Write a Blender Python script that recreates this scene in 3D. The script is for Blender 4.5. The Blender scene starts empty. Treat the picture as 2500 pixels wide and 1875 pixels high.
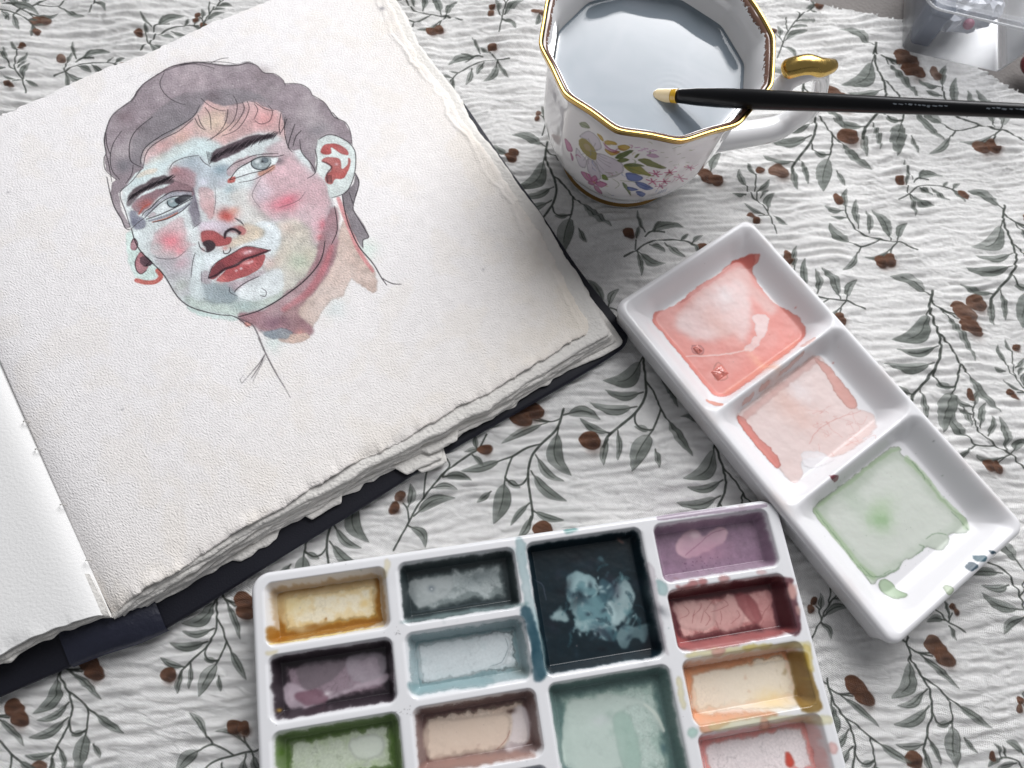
import bpy, math, numpy as np
from mathutils import Matrix, Vector
rnd = np.random.RandomState(11)
col = bpy.context.scene.collection
sc = bpy.context.scene

# ------------------------------------------------------------------ camera, light, exposure
CAM_H = .34; FPX = 1850.0
RX = Matrix.Rotation(math.radians(20), 4, 'X'); RZ = Matrix.Rotation(math.radians(13), 4, 'Z')
cd = bpy.data.cameras.new('camera'); cam = bpy.data.objects.new('camera', cd); col.objects.link(cam)
cam.matrix_world = Matrix.Translation((0, 0, CAM_H)) @ RX @ RZ
cd.sensor_width = 36; cd.lens = FPX / 2500 * 36; cd.clip_start = .01; cd.clip_end = 20
cd.dof.use_dof = True; cd.dof.focus_distance = .33; cd.dof.aperture_fstop = 15.0
sc.camera = cam
w = bpy.data.worlds.new('World'); sc.world = w; w.use_nodes = True
wn = w.node_tree.nodes['Background']; wn.inputs[0].default_value = (.93, .95, 1.0, 1); wn.inputs[1].default_value = .20
def area(name, loc, aim, sx, sy, power, color):
    d = bpy.data.lights.new(name, 'AREA'); d.shape = 'RECTANGLE'; d.size = sx; d.size_y = sy
    d.energy = power; d.color = color
    o = bpy.data.objects.new(name, d); col.objects.link(o); o.location = loc
    o.rotation_euler = (Vector(aim) - Vector(loc)).to_track_quat('-Z', 'Y').to_euler(); return o
# the window on the far side of the table
area('window_light', (.20, 1.16, .93), (.045, .25, .05), 1.0, 1.12, 27.0, (.985, .985, 1.0))
sc.view_settings.view_transform = 'Standard'; sc.view_settings.look = 'None'
sc.view_settings.exposure = 0; sc.view_settings.gamma = 1
sc.cycles.use_denoising = True
sc.cycles.max_bounces = 8; sc.cycles.transparent_max_bounces = 12

Mr = np.array((RX @ RZ).to_3x3())
def W(p, z=0.0):
    """photo point -> the point it shows on a level plane at height z"""
    p = np.atleast_2d(np.asarray(p, float))
    d = np.stack([(p[:, 0]-1250)/FPX, -(p[:, 1]-937.5)/FPX, -np.ones(len(p))], 1) @ Mr.T
    t = (z-CAM_H)/d[:, 2]
    return d[:, :2]*t[:, None]

# ------------------------------------------------------------------ noise
def spec(n, f, seed):
    r = np.random.RandomState(seed).randn(n, n)
    F = np.fft.rfft2(r); ky = np.fft.fftfreq(n)[:, None]; kx = np.fft.rfftfreq(n)[None, :]
    a = np.fft.irfft2(F*f(kx, ky), s=(n, n)); a -= a.mean(); return (a/a.std()).astype(np.float32)
def fbm(n, lo, seed, p=1.6):
    return spec(n, lambda kx, ky: 1/np.maximum(np.hypot(kx, ky), lo)**p, seed)
NZ = [fbm(1024, 1/160, 1, 2.1), fbm(1024, 1/40, 2, 2.0), fbm(1024, 1/10, 3, 1.6), fbm(1024, 1/500, 4)]
def nz(k, r0, c0, h, w_, off=0):
    a = NZ[k]; return a[np.ix_((np.arange(r0, r0+h)+off*37) % 1024, (np.arange(c0, c0+w_)+off*91) % 1024)]
def blur(a, s):
    if s < .3: return a
    r = max(1, int(round(s*.85)))
    for ax in (0, 1):
        for _ in range(2):
            p = [(0, 0)]*a.ndim; p[ax] = (r+1, r)
            c = np.cumsum(np.pad(a, p, mode='edge'), axis=ax, dtype=np.float64)
            n = a.shape[ax]
            a = ((np.take(c, range(2*r+1, 2*r+1+n), ax)-np.take(c, range(0, n), ax))/(2*r+1)).astype(np.float32)
    return a
def smooth(P, n=6, closed=True):
    P = np.asarray(P, float); m = len(P)
    if m < 3: return P
    idx = range(m) if closed else range(m-1); out = []
    t = np.linspace(0, 1, n, endpoint=False)[:, None]
    for i in idx:
        if closed: a, b, c, d = P[i-1], P[i], P[(i+1) % m], P[(i+2) % m]
        else: a, b, c, d = P[max(i-1, 0)], P[i], P[i+1], P[min(i+2, m-1)]
        out.append(.5*(2*b+(c-a)*t+(2*a-5*b+4*c-d)*t*t+(3*b-a-3*c+d)*t**3))
    if not closed: out.append(P[-1:])
    return np.concatenate(out)
def ss(x, a, b):
    t = np.clip((x-a)/(b-a), 0, 1); return t*t*(3-2*t)

class Canvas:
    """paint carried by a surface: colours laid down in the surface's own coordinates"""
    def __init__(s, x0, y0, x1, y1, res, base):
        s.x0, s.y0, s.res = x0, y0, res
        s.w = int(round((x1-x0)/res)); s.h = int(round((y1-y0)/res)); s.x1 = x0+s.w*res; s.y1 = y0+s.h*res
        s.rgb = np.empty((s.h, s.w, 3), np.float32); s.rgb[:] = np.array(base, np.float32)/255
        s.a = np.zeros((s.h, s.w), np.float32); s.f = lambda p: np.asarray(p, float); s.k = 0
    def pix(s, P, raw=False):
        P = np.asarray(P, float) if raw else s.f(P)
        return (P-np.array([s.x0, s.y0]))/s.res-.5
    def win(s, Q, pad):
        c0 = max(0, int(Q[:, 0].min()-pad)); c1 = min(s.w, int(Q[:, 0].max()+pad)+2)
        r0 = max(0, int(Q[:, 1].min()-pad)); r1 = min(s.h, int(Q[:, 1].max()+pad)+2)
        return r0, r1, c0, c1
    def comp(s, r0, r1, c0, c1, m, color, mul=False):
        c = np.array(color, np.float32)/255; v = s.rgb[r0:r1, c0:c1]; m3 = m[..., None]
        v *= (1-m3); v += m3*(s._o*c if mul else c)
    def lay(s, sl, m, color, mul):
        r0, r1, c0, c1 = sl; c = np.array(color, np.float32)/255; v = s.rgb[r0:r1, c0:c1]
        t = v*c if mul else np.broadcast_to(c, v.shape)
        s.rgb[r0:r1, c0:c1] = v*(1-m[..., None])+t*m[..., None]
        s.a[r0:r1, c0:c1] = np.maximum(s.a[r0:r1, c0:c1], m)
    def mask(s, Q, sl):
        r0, r1, c0, c1 = sl; h, w_ = r1-r0, c1-c0
        acc = np.zeros((h*2, w_+1), np.int32); A = Q; B = np.roll(Q, -1, 0)
        rows = r0+(np.arange(h*2)+.5)/2-.5
        for a, b in zip(A, B):
            if a[1] == b[1]: continue
            lo, hi = (a, b) if a[1] < b[1] else (b, a)
            i0 = np.searchsorted(rows, lo[1]); i1 = np.searchsorted(rows, hi[1])
            if i1 <= i0: continue
            x = lo[0]+(rows[i0:i1]-lo[1])/(hi[1]-lo[1])*(hi[0]-lo[0])
            np.add.at(acc, (np.arange(i0, i1), np.clip(np.ceil(x-c0).astype(int), 0, w_)), 1)
        m = (np.cumsum(acc, 1)[:, :w_] % 2).astype(np.float32)
        return .5*(m[0::2]+m[1::2])
    def fill(s, P, color, al=1.0, soft=.0, rag=.0, edge=0.0, mott=.0, sm=True, mul=False, raw=False):
        """soft, rag in canvas units"""
        Q = s.pix(P, raw); Q = smooth(Q) if sm else Q
        sp = max(soft/s.res, .6); rp = rag/s.res; pad = 3*max(sp, rp)+3
        sl = s.win(Q, pad); r0, r1, c0, c1 = sl
        if r1 <= r0 or c1 <= c0: return
        s.k += 1; m = s.mask(Q, sl); h, w_ = m.shape
        if rp > .3:
            b = blur(m, rp*1.6); n = .6*nz(1, r0, c0, h, w_, s.k)+.4*nz(0, r0, c0, h, w_, s.k)
            kk = np.clip(sp/(rp*4), .05, .5); m = np.clip((b-.5+n*.17)/kk+.5, 0, 1)
            if soft/s.res > 1.5: m = blur(m, sp*.5)
        else: m = blur(m, sp)
        g = al*m
        if mott: g = np.clip(g*(1+mott*nz(0, r0, c0, h, w_, s.k+5)), 0, 1)
        s.lay(sl, g, color, mul)
        if edge:
            e = np.clip(m*(1-blur(m, max(.5/1.0, .45e-3/s.res if s.res < 1e-2 else .45/s.res)))*2.2, 0, 1)
            s.lay(sl, e*edge, np.array(color)*.72, False)
    def blob(s, p, r, color, al=1.0, asp=1.0, ang=0.0, rag=.35, raw=False, mul=False, pw=1.0):
        Q = s.pix([p], raw); R = r/s.res; sl = s.win(Q, R*2.2*max(asp, 1)); r0, r1, c0, c1 = sl
        if r1 <= r0 or c1 <= c0: return
        s.k += 1; yy, xx = np.mgrid[r0:r1, c0:c1].astype(np.float32); dx = xx-Q[0, 0]; dy = yy-Q[0, 1]
        ca, sa = math.cos(ang), math.sin(ang); u = (dx*ca+dy*sa)/asp; v = -dx*sa+dy*ca
        d = np.hypot(u, v)/R+rag*.25*nz(1, r0, c0, r1-r0, c1-c0, s.k)
        s.lay(sl, (al*np.exp(-np.clip(d, 0, 9)**(2*pw)*1.2)).astype(np.float32), color, mul)
    def stroke(s, P, wd, color, al=1.0, taper=1, raw=False, sm=True, soft=.7, dry=0.0):
        Q = s.pix(P, raw); Q = smooth(Q, 5, False) if sm and len(Q) > 2 else Q
        R = max(wd/s.res/2, .35); n = len(Q)-1; sl = s.win(Q, R+3); r0, r1, c0, c1 = sl
        if r1 <= r0 or c1 <= c0: return
        m = np.zeros((r1-r0, c1-c0), np.float32); s.k += 1
        for i in range(n):
            a, b = Q[i], Q[i+1]; t = (i+.5)/n
            rr = R*(1 if not taper else .45+.55*math.sin(math.pi*min(1, max(0, .08+.9*t)))**.6)
            x0, x1 = int(min(a[0], b[0])-rr-2), int(max(a[0], b[0])+rr+3); y0, y1 = int(min(a[1], b[1])-rr-2), int(max(a[1], b[1])+rr+3)
            x0, x1, y0, y1 = max(x0, c0), min(x1, c1), max(y0, r0), min(y1, r1)
            if x1 <= x0 or y1 <= y0: continue
            yy, xx = np.mgrid[y0:y1, x0:x1]; d = b-a; L = d@d+1e-9
            tt = np.clip(((xx-a[0])*d[0]+(yy-a[1])*d[1])/L, 0, 1)
            ds = np.hypot(xx-a[0]-tt*d[0], yy-a[1]-tt*d[1])
            g = np.clip((rr-ds)/soft+.5, 0, 1); v = m[y0-r0:y1-r0, x0-c0:x1-c0]; np.maximum(v, g, out=v)
        if dry: m *= np.clip(1-dry*nz(2, r0, c0, r1-r0, c1-c0, s.k), .1, 1)
        s.lay(sl, m*al, color, False)
    def feather(s, warp, bl, mixv):
        """wet edges: pigment wanders a little and softens"""
        h, w_ = s.h, s.w; yy, xx = np.mgrid[0:h, 0:w_]; k = warp/s.res
        r = np.clip(yy+k*(.6*nz(1, 0, 0, h, w_, 5)+.8*nz(0, 0, 0, h, w_, 6)), 0, h-1).astype(int); c = np.clip(xx+k*(.6*nz(1, 0, 0, h, w_, 15)+.8*nz(0, 0, 0, h, w_, 16)), 0, w_-1).astype(int)
        v = s.rgb[r, c]; s.a = s.a[r, c]; s.rgb = ((1-mixv)*v+mixv*blur(v, bl/s.res)).astype(np.float32)
    def image(s, name):
        im = bpy.data.images.new(name, s.w, s.h, alpha=False)
        px = np.ones((s.h, s.w, 4), np.float32); px[..., :3] = np.clip(s.rgb, 0, 1)
        im.pixels.foreach_set(px.ravel()); im.update(); im.pack(); return im
    def uv(s, X, Y): return np.stack([(X-s.x0)/(s.x1-s.x0), (Y-s.y0)/(s.y1-s.y0)], -1)
def grey_image(name, a):
    im = bpy.data.images.new(name, a.shape[1], a.shape[0], alpha=False, float_buffer=True, is_data=True)
    px = np.ones(a.shape+(4,), np.float32); px[..., :3] = a[..., None]
    im.pixels.foreach_set(px.ravel()); im.update(); im.pack(); return im

# ------------------------------------------------------------------ meshes, objects
def mesh(name, V, F, uv=None, smooth_=True):
    V = np.asarray(V, np.float32).reshape(-1, 3); me = bpy.data.meshes.new(name)
    if isinstance(F, np.ndarray):
        k = F.shape[1]; F = F.astype(np.int32); me.vertices.add(len(V)); me.vertices.foreach_set('co', V.ravel())
        me.loops.add(F.size); me.loops.foreach_set('vertex_index', F.ravel())
        me.polygons.add(len(F)); me.polygons.foreach_set('loop_start', np.arange(0, F.size, k, dtype=np.int32))
        me.polygons.foreach_set('loop_total', np.full(len(F), k, np.int32))
        me.update(calc_edges=True); me.validate()
    else:
        me.from_pydata(V.tolist(), [], [list(f) for f in F]); me.update()
    if uv is not None:
        li = np.empty(len(me.loops), np.int32); me.loops.foreach_get('vertex_index', li)
        l = me.uv_layers.new(name='UVMap'); l.data.foreach_set('uv', np.asarray(uv, np.float32).reshape(-1, 2)[li].ravel())
    if smooth_: me.polygons.foreach_set('use_smooth', np.ones(len(me.polygons), bool))
    return me
def obj(name, me, mat, parent=None):
    o = bpy.data.objects.new(name, me); col.objects.link(o)
    if mat: me.materials.append(mat)
    if parent: o.parent = parent
    return o
def tag(o, label=None, cat=None, group=None, kind=None):
    if label: o['label'] = label
    if cat: o['category'] = cat
    if group: o['group'] = group
    if kind: o['kind'] = kind
    return o
def empty(name, loc, rz=0.0):
    o = bpy.data.objects.new(name, None); col.objects.link(o); o.location = loc; o.rotation_euler = (0, 0, rz); o.empty_display_size = .02
    return o
def gridF(nr, nc, wrap=False):
    r = np.arange(nr-1)[:, None]; c = np.arange(nc if wrap else nc-1)[None, :]
    c2 = (c+1) % nc; return np.stack([r*nc+c, r*nc+c2, (r+1)*nc+c2, (r+1)*nc+c], -1).reshape(-1, 4)
def tube(P, R, n=16, caps=True, flat=1.0):
    """V, F of a tube along P with radii R"""
    P = np.asarray(P, float); R = np.broadcast_to(np.asarray(R, float), (len(P),)); T = np.gradient(P, axis=0)
    T /= np.linalg.norm(T, axis=1)[:, None]; up = np.array([0, 0, 1.]) if abs(T[0, 2]) < .9 else np.array([0, 1., 0]); V = []
    for p, t, r in zip(P, T, R):
        a = np.cross(up, t); a /= np.linalg.norm(a); b = np.cross(t, a); up = b
        th = np.linspace(0, 2*np.pi, n, endpoint=False)[:, None]
        V.append(p+r*(np.cos(th)*a+np.sin(th)*b*flat))
    V = np.concatenate(V); F = [tuple(f) for f in gridF(len(P), n, True)[:, ::-1]]
    if caps: F += [tuple(range(n)), tuple(range(len(V)-1, len(V)-n-1, -1))]
    return V, F

# ------------------------------------------------------------------ materials
def mat(name, color=(.8, .8, .8), rough=.5, metal=0.0, coat=0.0, sheen=0.0, spec=.5, ior=1.5, trans=0.0, image=None, sheen_tint=None):
    m = bpy.data.materials.new(name); m.use_nodes = True; nt = m.node_tree; b = nt.nodes['Principled BSDF']
    b.inputs['Base Color'].default_value = (*color, 1); b.inputs['Roughness'].default_value = rough; b.inputs['Metallic'].default_value = metal
    b.inputs['Coat Weight'].default_value = coat; b.inputs['Coat Roughness'].default_value = .05; b.inputs['Sheen Weight'].default_value = sheen
    if sheen_tint: b.inputs['Sheen Tint'].default_value = (*sheen_tint, 1)
    b.inputs['Specular IOR Level'].default_value = spec; b.inputs['IOR'].default_value = ior; b.inputs['Transmission Weight'].default_value = trans
    if image:
        t = nt.nodes.new('ShaderNodeTexImage'); t.image = image; t.interpolation = 'Cubic'; t.extension = 'EXTEND'
        nt.links.new(t.outputs[0], b.inputs['Base Color'])
    return m
def nodes(m): return m.node_tree.nodes, m.node_tree.links, m.node_tree.nodes['Principled BSDF']
def bump_noise(m, scale, dist, strength=1.0, detail=4, coord='Object', rough_var=None, base=None):
    N, L, b = nodes(m); tc = N.new('ShaderNodeTexCoord'); n = N.new('ShaderNodeTexNoise'); n.inputs['Scale'].default_value = scale; n.inputs['Detail'].default_value = detail
    L.new(tc.outputs[coord], n.inputs['Vector']); bp = N.new('ShaderNodeBump'); bp.inputs['Distance'].default_value = dist; bp.inputs['Strength'].default_value = strength
    L.new(n.outputs['Fac'], bp.inputs['Height']); L.new(bp.outputs[0], b.inputs['Normal'])
    if rough_var:
        r = N.new('ShaderNodeMapRange'); r.inputs[3].default_value, r.inputs[4].default_value = rough_var
        r.inputs[1].default_value, r.inputs[2].default_value = .3, .7
        L.new(n.outputs['Fac'], r.inputs[0]); L.new(r.outputs[0], b.inputs['Roughness'])
    return m
def bump_image(m, im, dist, uvscale=None):
    N, L, b = nodes(m); t = N.new('ShaderNodeTexImage'); t.image = im; t.interpolation = 'Cubic'; bp = N.new('ShaderNodeBump')
    if uvscale:
        tc = N.new('ShaderNodeTexCoord'); mp = N.new('ShaderNodeMapping'); mp.inputs['Scale'].default_value = (*uvscale, 1)
        L.new(tc.outputs['UV'], mp.inputs[0]); L.new(mp.outputs[0], t.inputs[0])
    bp.inputs['Distance'].default_value = dist; L.new(t.outputs[0], bp.inputs['Height']); L.new(bp.outputs[0], b.inputs['Normal']); return m
# ------------------------------------------------------------------ the printed muslin cloth
CL = Canvas(-.40, -.16, .34, .52, .00026, (241, 240, 238))
def Z(sx, ox, oy): return lambda P: [(ox+sx*x, oy+sx*y) for x, y in P]
r6 = Z(.3466, 1950, 1300); r4 = Z(.3919, 1900, 450); r3 = Z(.3616, 1800, 0); r7 = Z(.3843, 650, 950)
def motif(tf, start, end, stems, leaves, olives):
    s, e = (complex(*W(tf([q]))[0]) for q in (start, end)); d = e-s
    c = lambda q: (complex(*W(tf([q]))[0])-s)/d
    k = abs(c((start[0]+10, start[1]))-c(start))/10
    return dict(L=abs(d), stems=[([c(q) for q in P], wd*k) for P, wd in stems], leaves=[(c(b), c(t), wd*k, bd) for b, t, wd, bd in leaves],
                olives=[(c(p), rx*k, asp, an) for p, rx, asp, an in olives])
M1 = motif(r6, (770, 740), (900, 1530),
  [([(770, 735), (800, 880), (890, 1020), (945, 1130), (955, 1270), (920, 1440), (905, 1530), (920, 1600)], 17), ([(890, 1020), (980, 1080), (1060, 1160), (1120, 1205)], 13),
   ([(1065, 1165), (1085, 1240), (1100, 1330)], 13), ([(955, 1270), (985, 1330), (1040, 1360), (1100, 1330)], 13), ([(780, 800), (840, 845), (940, 850)], 13), ([(850, 850), (955, 872)], 10)],
  [((765, 770), (530, 725), 85, -.16), ((790, 870), (680, 1170), 125, .22), ((920, 1105), (725, 1225), 58, .14), ((940, 1225), (695, 1357), 75, .12), ((865, 860), (1140, 1100), 50, .03),
   ((1120, 1205), (1378, 1380), 62, -.03), ((1100, 1330), (1145, 1665), 125, -.06), ((1090, 1345), (1000, 1365), 45, 0), ((1180, 1450), (1262, 1555), 38, 0), ((910, 1495), (705, 1498), 50, .08),
   ((930, 1450), (1037, 1645), 38, .05), ((915, 1540), (985, 1720), 52, -.08)],
  [((975, 800), 68, 1.25, .3), ((1040, 880), 62, 1.3, .3), ((832, 1605), 58, 1.05, 0)])
M4 = motif(r4, (425, 160), (875, 397),
  [([(425, 150), (450, 210), (500, 275), (560, 305), (640, 325), (720, 345), (770, 350), (820, 375), (875, 397)], 12), ([(645, 330), (600, 355), (530, 375), (480, 360)], 10), ([(530, 375), (512, 412)], 10), ([(750, 352), (725, 380), (712, 418)], 10)],
  [((430, 150), (440, 10), 42, .08), ((415, 150), (300, 122), 40, .15), ((432, 197), (340, 185), 24, .05), ((512, 262), (492, 85), 52, .06), ((578, 290), (560, 150), 48, -.12), ((716, 335), (600, 143), 68, -.12),
   ((752, 340), (820, 225), 55, .12), ((475, 355), (325, 235), 85, .14), ((505, 412), (408, 528), 38, .1), ((715, 388), (555, 440), 30, .15)],
  [((383, 75), 30, 1.5, 1.25), ((662, 465), 42, 1.0, 0), ((712, 456), 40, 1.1, 1)])
M5 = motif(r3, (270, 1570), (135, 1160),
  [([(270, 1572), (235, 1480), (215, 1430), (160, 1360), (130, 1290), (135, 1160)], 10), ([(145, 1340), (100, 1310), (72, 1250)], 8), ([(215, 1445), (150, 1450)], 8)],
  [((75, 1250), (22, 1125), 48, .1), ((60, 1310), (-25, 1290), 30, .08), ((135, 1165), (82, 1080), 32, .1), ((145, 1275), (222, 1203), 38, -.1), ((165, 1322), (220, 1270), 30, .1), ((212, 1415), (252, 1298), 62, .15),
   ((250, 1450), (347, 1507), 36, -.06), ((190, 1440), (48, 1368), 26, .08)],
  [((163, 1130), 28, 1.25, -.8), ((98, 1450), 28, 1.05, 0), ((132, 1482), 25, 1.1, .5)])
M6 = motif(r3, (1100, 1340), (1510, 1270),
  [([(1098, 1340), (1160, 1310), (1220, 1260), (1320, 1235), (1420, 1240), (1512, 1270)], 10), ([(1155, 1300), (1150, 1250)], 8), ([(1200, 1225), (1230, 1195), (1310, 1195)], 9)],
  [((1195, 1200), (1133, 1075), 22, .05), ((1215, 1205), (1415, 1165), 62, .15), ((1150, 1240), (1157, 1165), 26, 0), ((1235, 1268), (1330, 1305), 42, .1), ((1320, 1255), (1452, 1335), 42, -.05),
   ((1170, 1312), (1345, 1372), 60, -.18), ((1165, 1310), (1215, 1445), 32, .06), ((1410, 1240), (1450, 1203), 22, 0), ((1480, 1255), (1532, 1215), 30, .1), ((1475, 1258), (1562, 1342), 28, .05), ((1250, 1195), (1280, 1130), 20, .1)],
  [((1103, 1210), 34, 1.15, .9), ((1552, 1290), 28, 1.5, .65)])
M3 = motif(r7, (810, 1020), (1200, 480),
  [([(805, 1020), (900, 850), (960, 740), (1030, 650), (1110, 555), (1200, 480), (1290, 420), (1350, 380), (1400, 290)], 14), ([(1000, 690), (1010, 570), (1030, 500)], 12), ([(1120, 555), (1165, 490), (1150, 450)], 10), ([(905, 840), (895, 760), (868, 720)], 12)],
  [((900, 745), (915, 600), 62, -.12), ((935, 805), (1197, 690), 85, .13), ((1050, 630), (1212, 637), 52, .1), ((1120, 560), (1305, 577), 55, .1), ((900, 865), (1008, 1002), 70, .2), ((1310, 420), (1380, 492), 36, .08), ((1350, 375), (1262, 400), 35, 0), ((1340, 380), (1330, 300), 40, .05)],
  [((845, 675), 36, 1.2, -1.1), ((812, 750), 36, 1.3, 1.8), ((1392, 382), 36, 1.55, -.35)])
STEM = (70, 75, 69); LEAF = (143, 148, 143); OLV = (112, 78, 60)
def leaf(c, b, t, wd, bd):
    q0 = b; b = b+(t-b)*.13+(t-b)*1j*bd*.3; c.stroke([(q0.real, q0.imag), (b.real, b.imag)], .0007, STEM, .85, raw=True, taper=0, sm=False); wd = wd*.84
    d = t-b; L = abs(d); n = d/L*1j; s = np.linspace(0, 1, 15); ctr = b+d*s+n*L*bd*np.sin(np.pi*s)
    hw = .5*wd*np.sin(np.pi*s**.8)**.85*(1-.15*s); up = ctr+n*hw; dn = ctr-n*hw
    ring = np.concatenate([up, dn[::-1][1:-1]]); q = lambda a: np.stack([a.real, a.imag], 1)
    c.fill(q(ring), LEAF, .86, mott=.14, sm=False, raw=True)
    c.fill(q(np.concatenate([ctr, up[::-1][1:-1]])), (108, 114, 108), .55, soft=.0005, sm=False, raw=True, mott=.2)
    c.stroke(q(up), .00042, STEM, .75, raw=True, sm=False); c.stroke(q(dn), .0003, STEM, .5, raw=True, sm=False)
    c.stroke(q(ctr[:11]), .00055, STEM, .75, raw=True, sm=False)
def place(c, M, p0, p1, flip=False, only=None):
    s, e = (complex(*W([q])[0]) for q in (p0, p1)); d = e-s; L = abs(d)
    g = (lambda z: s+d*np.conj(z)) if flip else (lambda z: s+d*z)
    for b, t, wd, bd in M['leaves']: leaf(c, g(b), g(t), wd*L, -bd if flip else bd)
    for P, wd in M['stems']:
        Q = [(g(z).real, g(z).imag) for z in P]; c.stroke(Q, max(wd*L*.85, .0007), STEM, .92, raw=True, taper=0, dry=.08)
    for p, r, asp, an in M['olives']:
        z = g(p); th = np.linspace(0, 2*np.pi, 14, endpoint=False); a0 = an+np.angle(d)*(-1 if flip else 1)*0
        e1 = np.exp(1j*(-a0)); ring = z+.96*r*L*e1*(max(asp, 1.1)*np.cos(th)+1j*.92*np.sin(th))*(1+.06*np.sin(3*th+p.real*9))
        q = np.stack([ring.real, ring.imag], 1); c.fill(q, OLV, .97, rag=.00015, raw=True, mott=.10)
        c.blob((z.real+r*L*.45, z.imag-r*L*.45), r*L*.75, (76, 56, 48), .8, raw=True); c.stroke(np.vstack([q[9:], q[:3]]), .0006, (78, 58, 50), .55, raw=True)
for p in [((2217, 1556), (2262, 1830)), ((2280, 709), (2225, 970)), ((2462, 495), (2425, 724)), ((2140, 101), (2107, 318)), ((1968, 188), (1937, 401)), ((146, 1602), (117, 1852)), ((546, 1425), (437, 1637)),
          ((-38, 1716), (-75, 1965)), ((2026, 1659), (2075, 1930)), ((1592, 826), (1482, 1065)), ((1753, 1042), (1712, 1300)), ((1337, 342), (1302, 560))]: place(CL, M1, *p)
for p in [((1376, 1000), (1303, 1257)), ((880, 1169), (807, 1426))]: place(CL, M1, *p, flip=True)
for p in [((2067, 513), (2243, 606)), ((1941, 660), (2117, 750)), ((2303, 213), (2505, 340)), ((2377, 997), (2510, 1142)), ((1372, 690), (1530, 762)), ((985, -15), (1128, 45))]: place(CL, M4, *p)
for p in [((470, 1935), (665, 1812)), ((2400, 1365), (2540, 1560)), ((2455, 1850), (2560, 1960)), ((140, -60), (10, 40))]: place(CL, M4, *p, flip=True)
for p in [((1897, 568), (1849, 420)), ((2533, 999), (2485, 851)), ((60, 222), (40, 118))]: place(CL, M5, *p)
place(CL, M5, (2365, 1543), (2225, 1470), flip=True)
for p in [((2197, 485), (2346, 459)), ((1526, 623), (1705, 594)), ((127, 177), (285, 152)), ((340, 116), (480, 52)), ((-60, 20), (80, 60))]: place(CL, M6, *p)
place(CL, M6, (1243, 143), (1100, 190), flip=True)
for p in [((962, 1342), (1111, 1134)), ((1986, 1558), (2075, 1425)), ((1326, 322), (1368, 232)), ((1219, 78), (1262, -30)), ((1903, 134), (1962, 30)), ((215, 30), (290, -60)), ((2520, 1800), (2560, 1650)), ((480, 75), (540, -10)), ((1400, 60), (1430, -60)), ((700, 20), (760, -90))]: place(CL, M3, *p)
for p, t in (((1738, 413), (1775, 380)), ((1240, 372), (1215, 345)), ((1316, 35), (1300, 55))):   # stray olives with a leaf
    place(CL, dict(stems=[], leaves=[(0j, 1+.3j, .45, .1)], olives=[(-.3+0j, .35, 1.2, .5), (-.1-.4j, .3, 1.1, 0)]), p, t)
# cloth relief: long crinkled ridges, broken and uneven
def cloth_height(X, Y):
    n = 1024; st = .0009
    a0 = math.radians(19)
    def f(kx, ky):
        u = kx*math.cos(a0)+ky*math.sin(a0); v = -kx*math.sin(a0)+ky*math.cos(a0)
        k0 = st/.0061; return np.exp(-((np.abs(v)-k0)/(k0*.75))**2)*np.exp(-(u/(st/.050))**2)
    def f2(kx, ky):
        u = kx*math.cos(a0)+ky*math.sin(a0); v = -kx*math.sin(a0)+ky*math.cos(a0)
        k0 = st/.0036; return np.exp(-((np.abs(v)-k0)/(k0*.6))**2)*np.exp(-(u/(st/.018))**2)
    A = spec(n, f, 21); B = spec(n, f2, 22); D = spec(n, lambda kx, ky: np.exp(-((kx*kx+ky*ky)/(st/.045)**2)), 23); G = spec(n, lambda kx, ky: np.exp(-((kx*kx+ky*ky)/(st/.006)**2)), 24)
    D2 = spec(n, lambda kx, ky: np.exp(-((kx*kx+ky*ky)/(st/.018)**2)), 26); amp = np.clip(1+.5*D+.45*D2, .12, 2.4); H = (.00058*np.tanh(A*.95)*amp+.00026*B*np.clip(1-.5*D2, .1, 2)+.0010*D+.00016*G)
    Wp = spec(n, lambda kx, ky: np.exp(-((kx*kx+ky*ky)/(st/.03)**2)), 25)
    u0, v0 = (X+.45)/st, (Y+.2)/st; q = bilin(Wp, u0, v0)*.0008/st; q2 = bilin(Wp, v0+300, u0+77)*.0009/st
    return bilin(H, u0+q2, v0+q)
def bilin(H, u, v):
    n, m = H.shape; i = np.floor(v).astype(int); j = np.floor(u).astype(int); a = v-i; b = u-j
    g = lambda r, c: H[r % n, c % m]
    return g(i, j)*(1-a)*(1-b)+g(i+1, j)*a*(1-b)+g(i, j+1)*(1-a)*b+g(i+1, j+1)*a*b
nx, ny = 700, 644
xs = np.linspace(-.395, .335, nx); ys = np.linspace(-.155, .515, ny); X, Y = np.meshgrid(xs, ys)
HZ = cloth_height(X, Y)
# puckered seam running down the right side
sm_ = W([(2105, 330), (2150, 450), (2190, 560), (2262, 640), (2300, 760), (2345, 880), (2375, 1000), (2430, 1150)]); sm_ = smooth(sm_, 8, False)
dm = np.full(X.shape, 9.)
bb = (X > sm_[:, 0].min()-.02) & (X < sm_[:, 0].max()+.02) & (Y > sm_[:, 1].min()-.01) & (Y < sm_[:, 1].max()+.01)
dm[bb] = np.min(np.hypot(X[bb][:, None]-sm_[None, :, 0], Y[bb][:, None]-sm_[None, :, 1]), 1)
gd = np.exp(-(dm/.0035)**2); HZ = HZ*(1-.6*gd)+.0009*gd+.0005*gd*np.sin(Y*2*np.pi/.0031+X*900)
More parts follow.
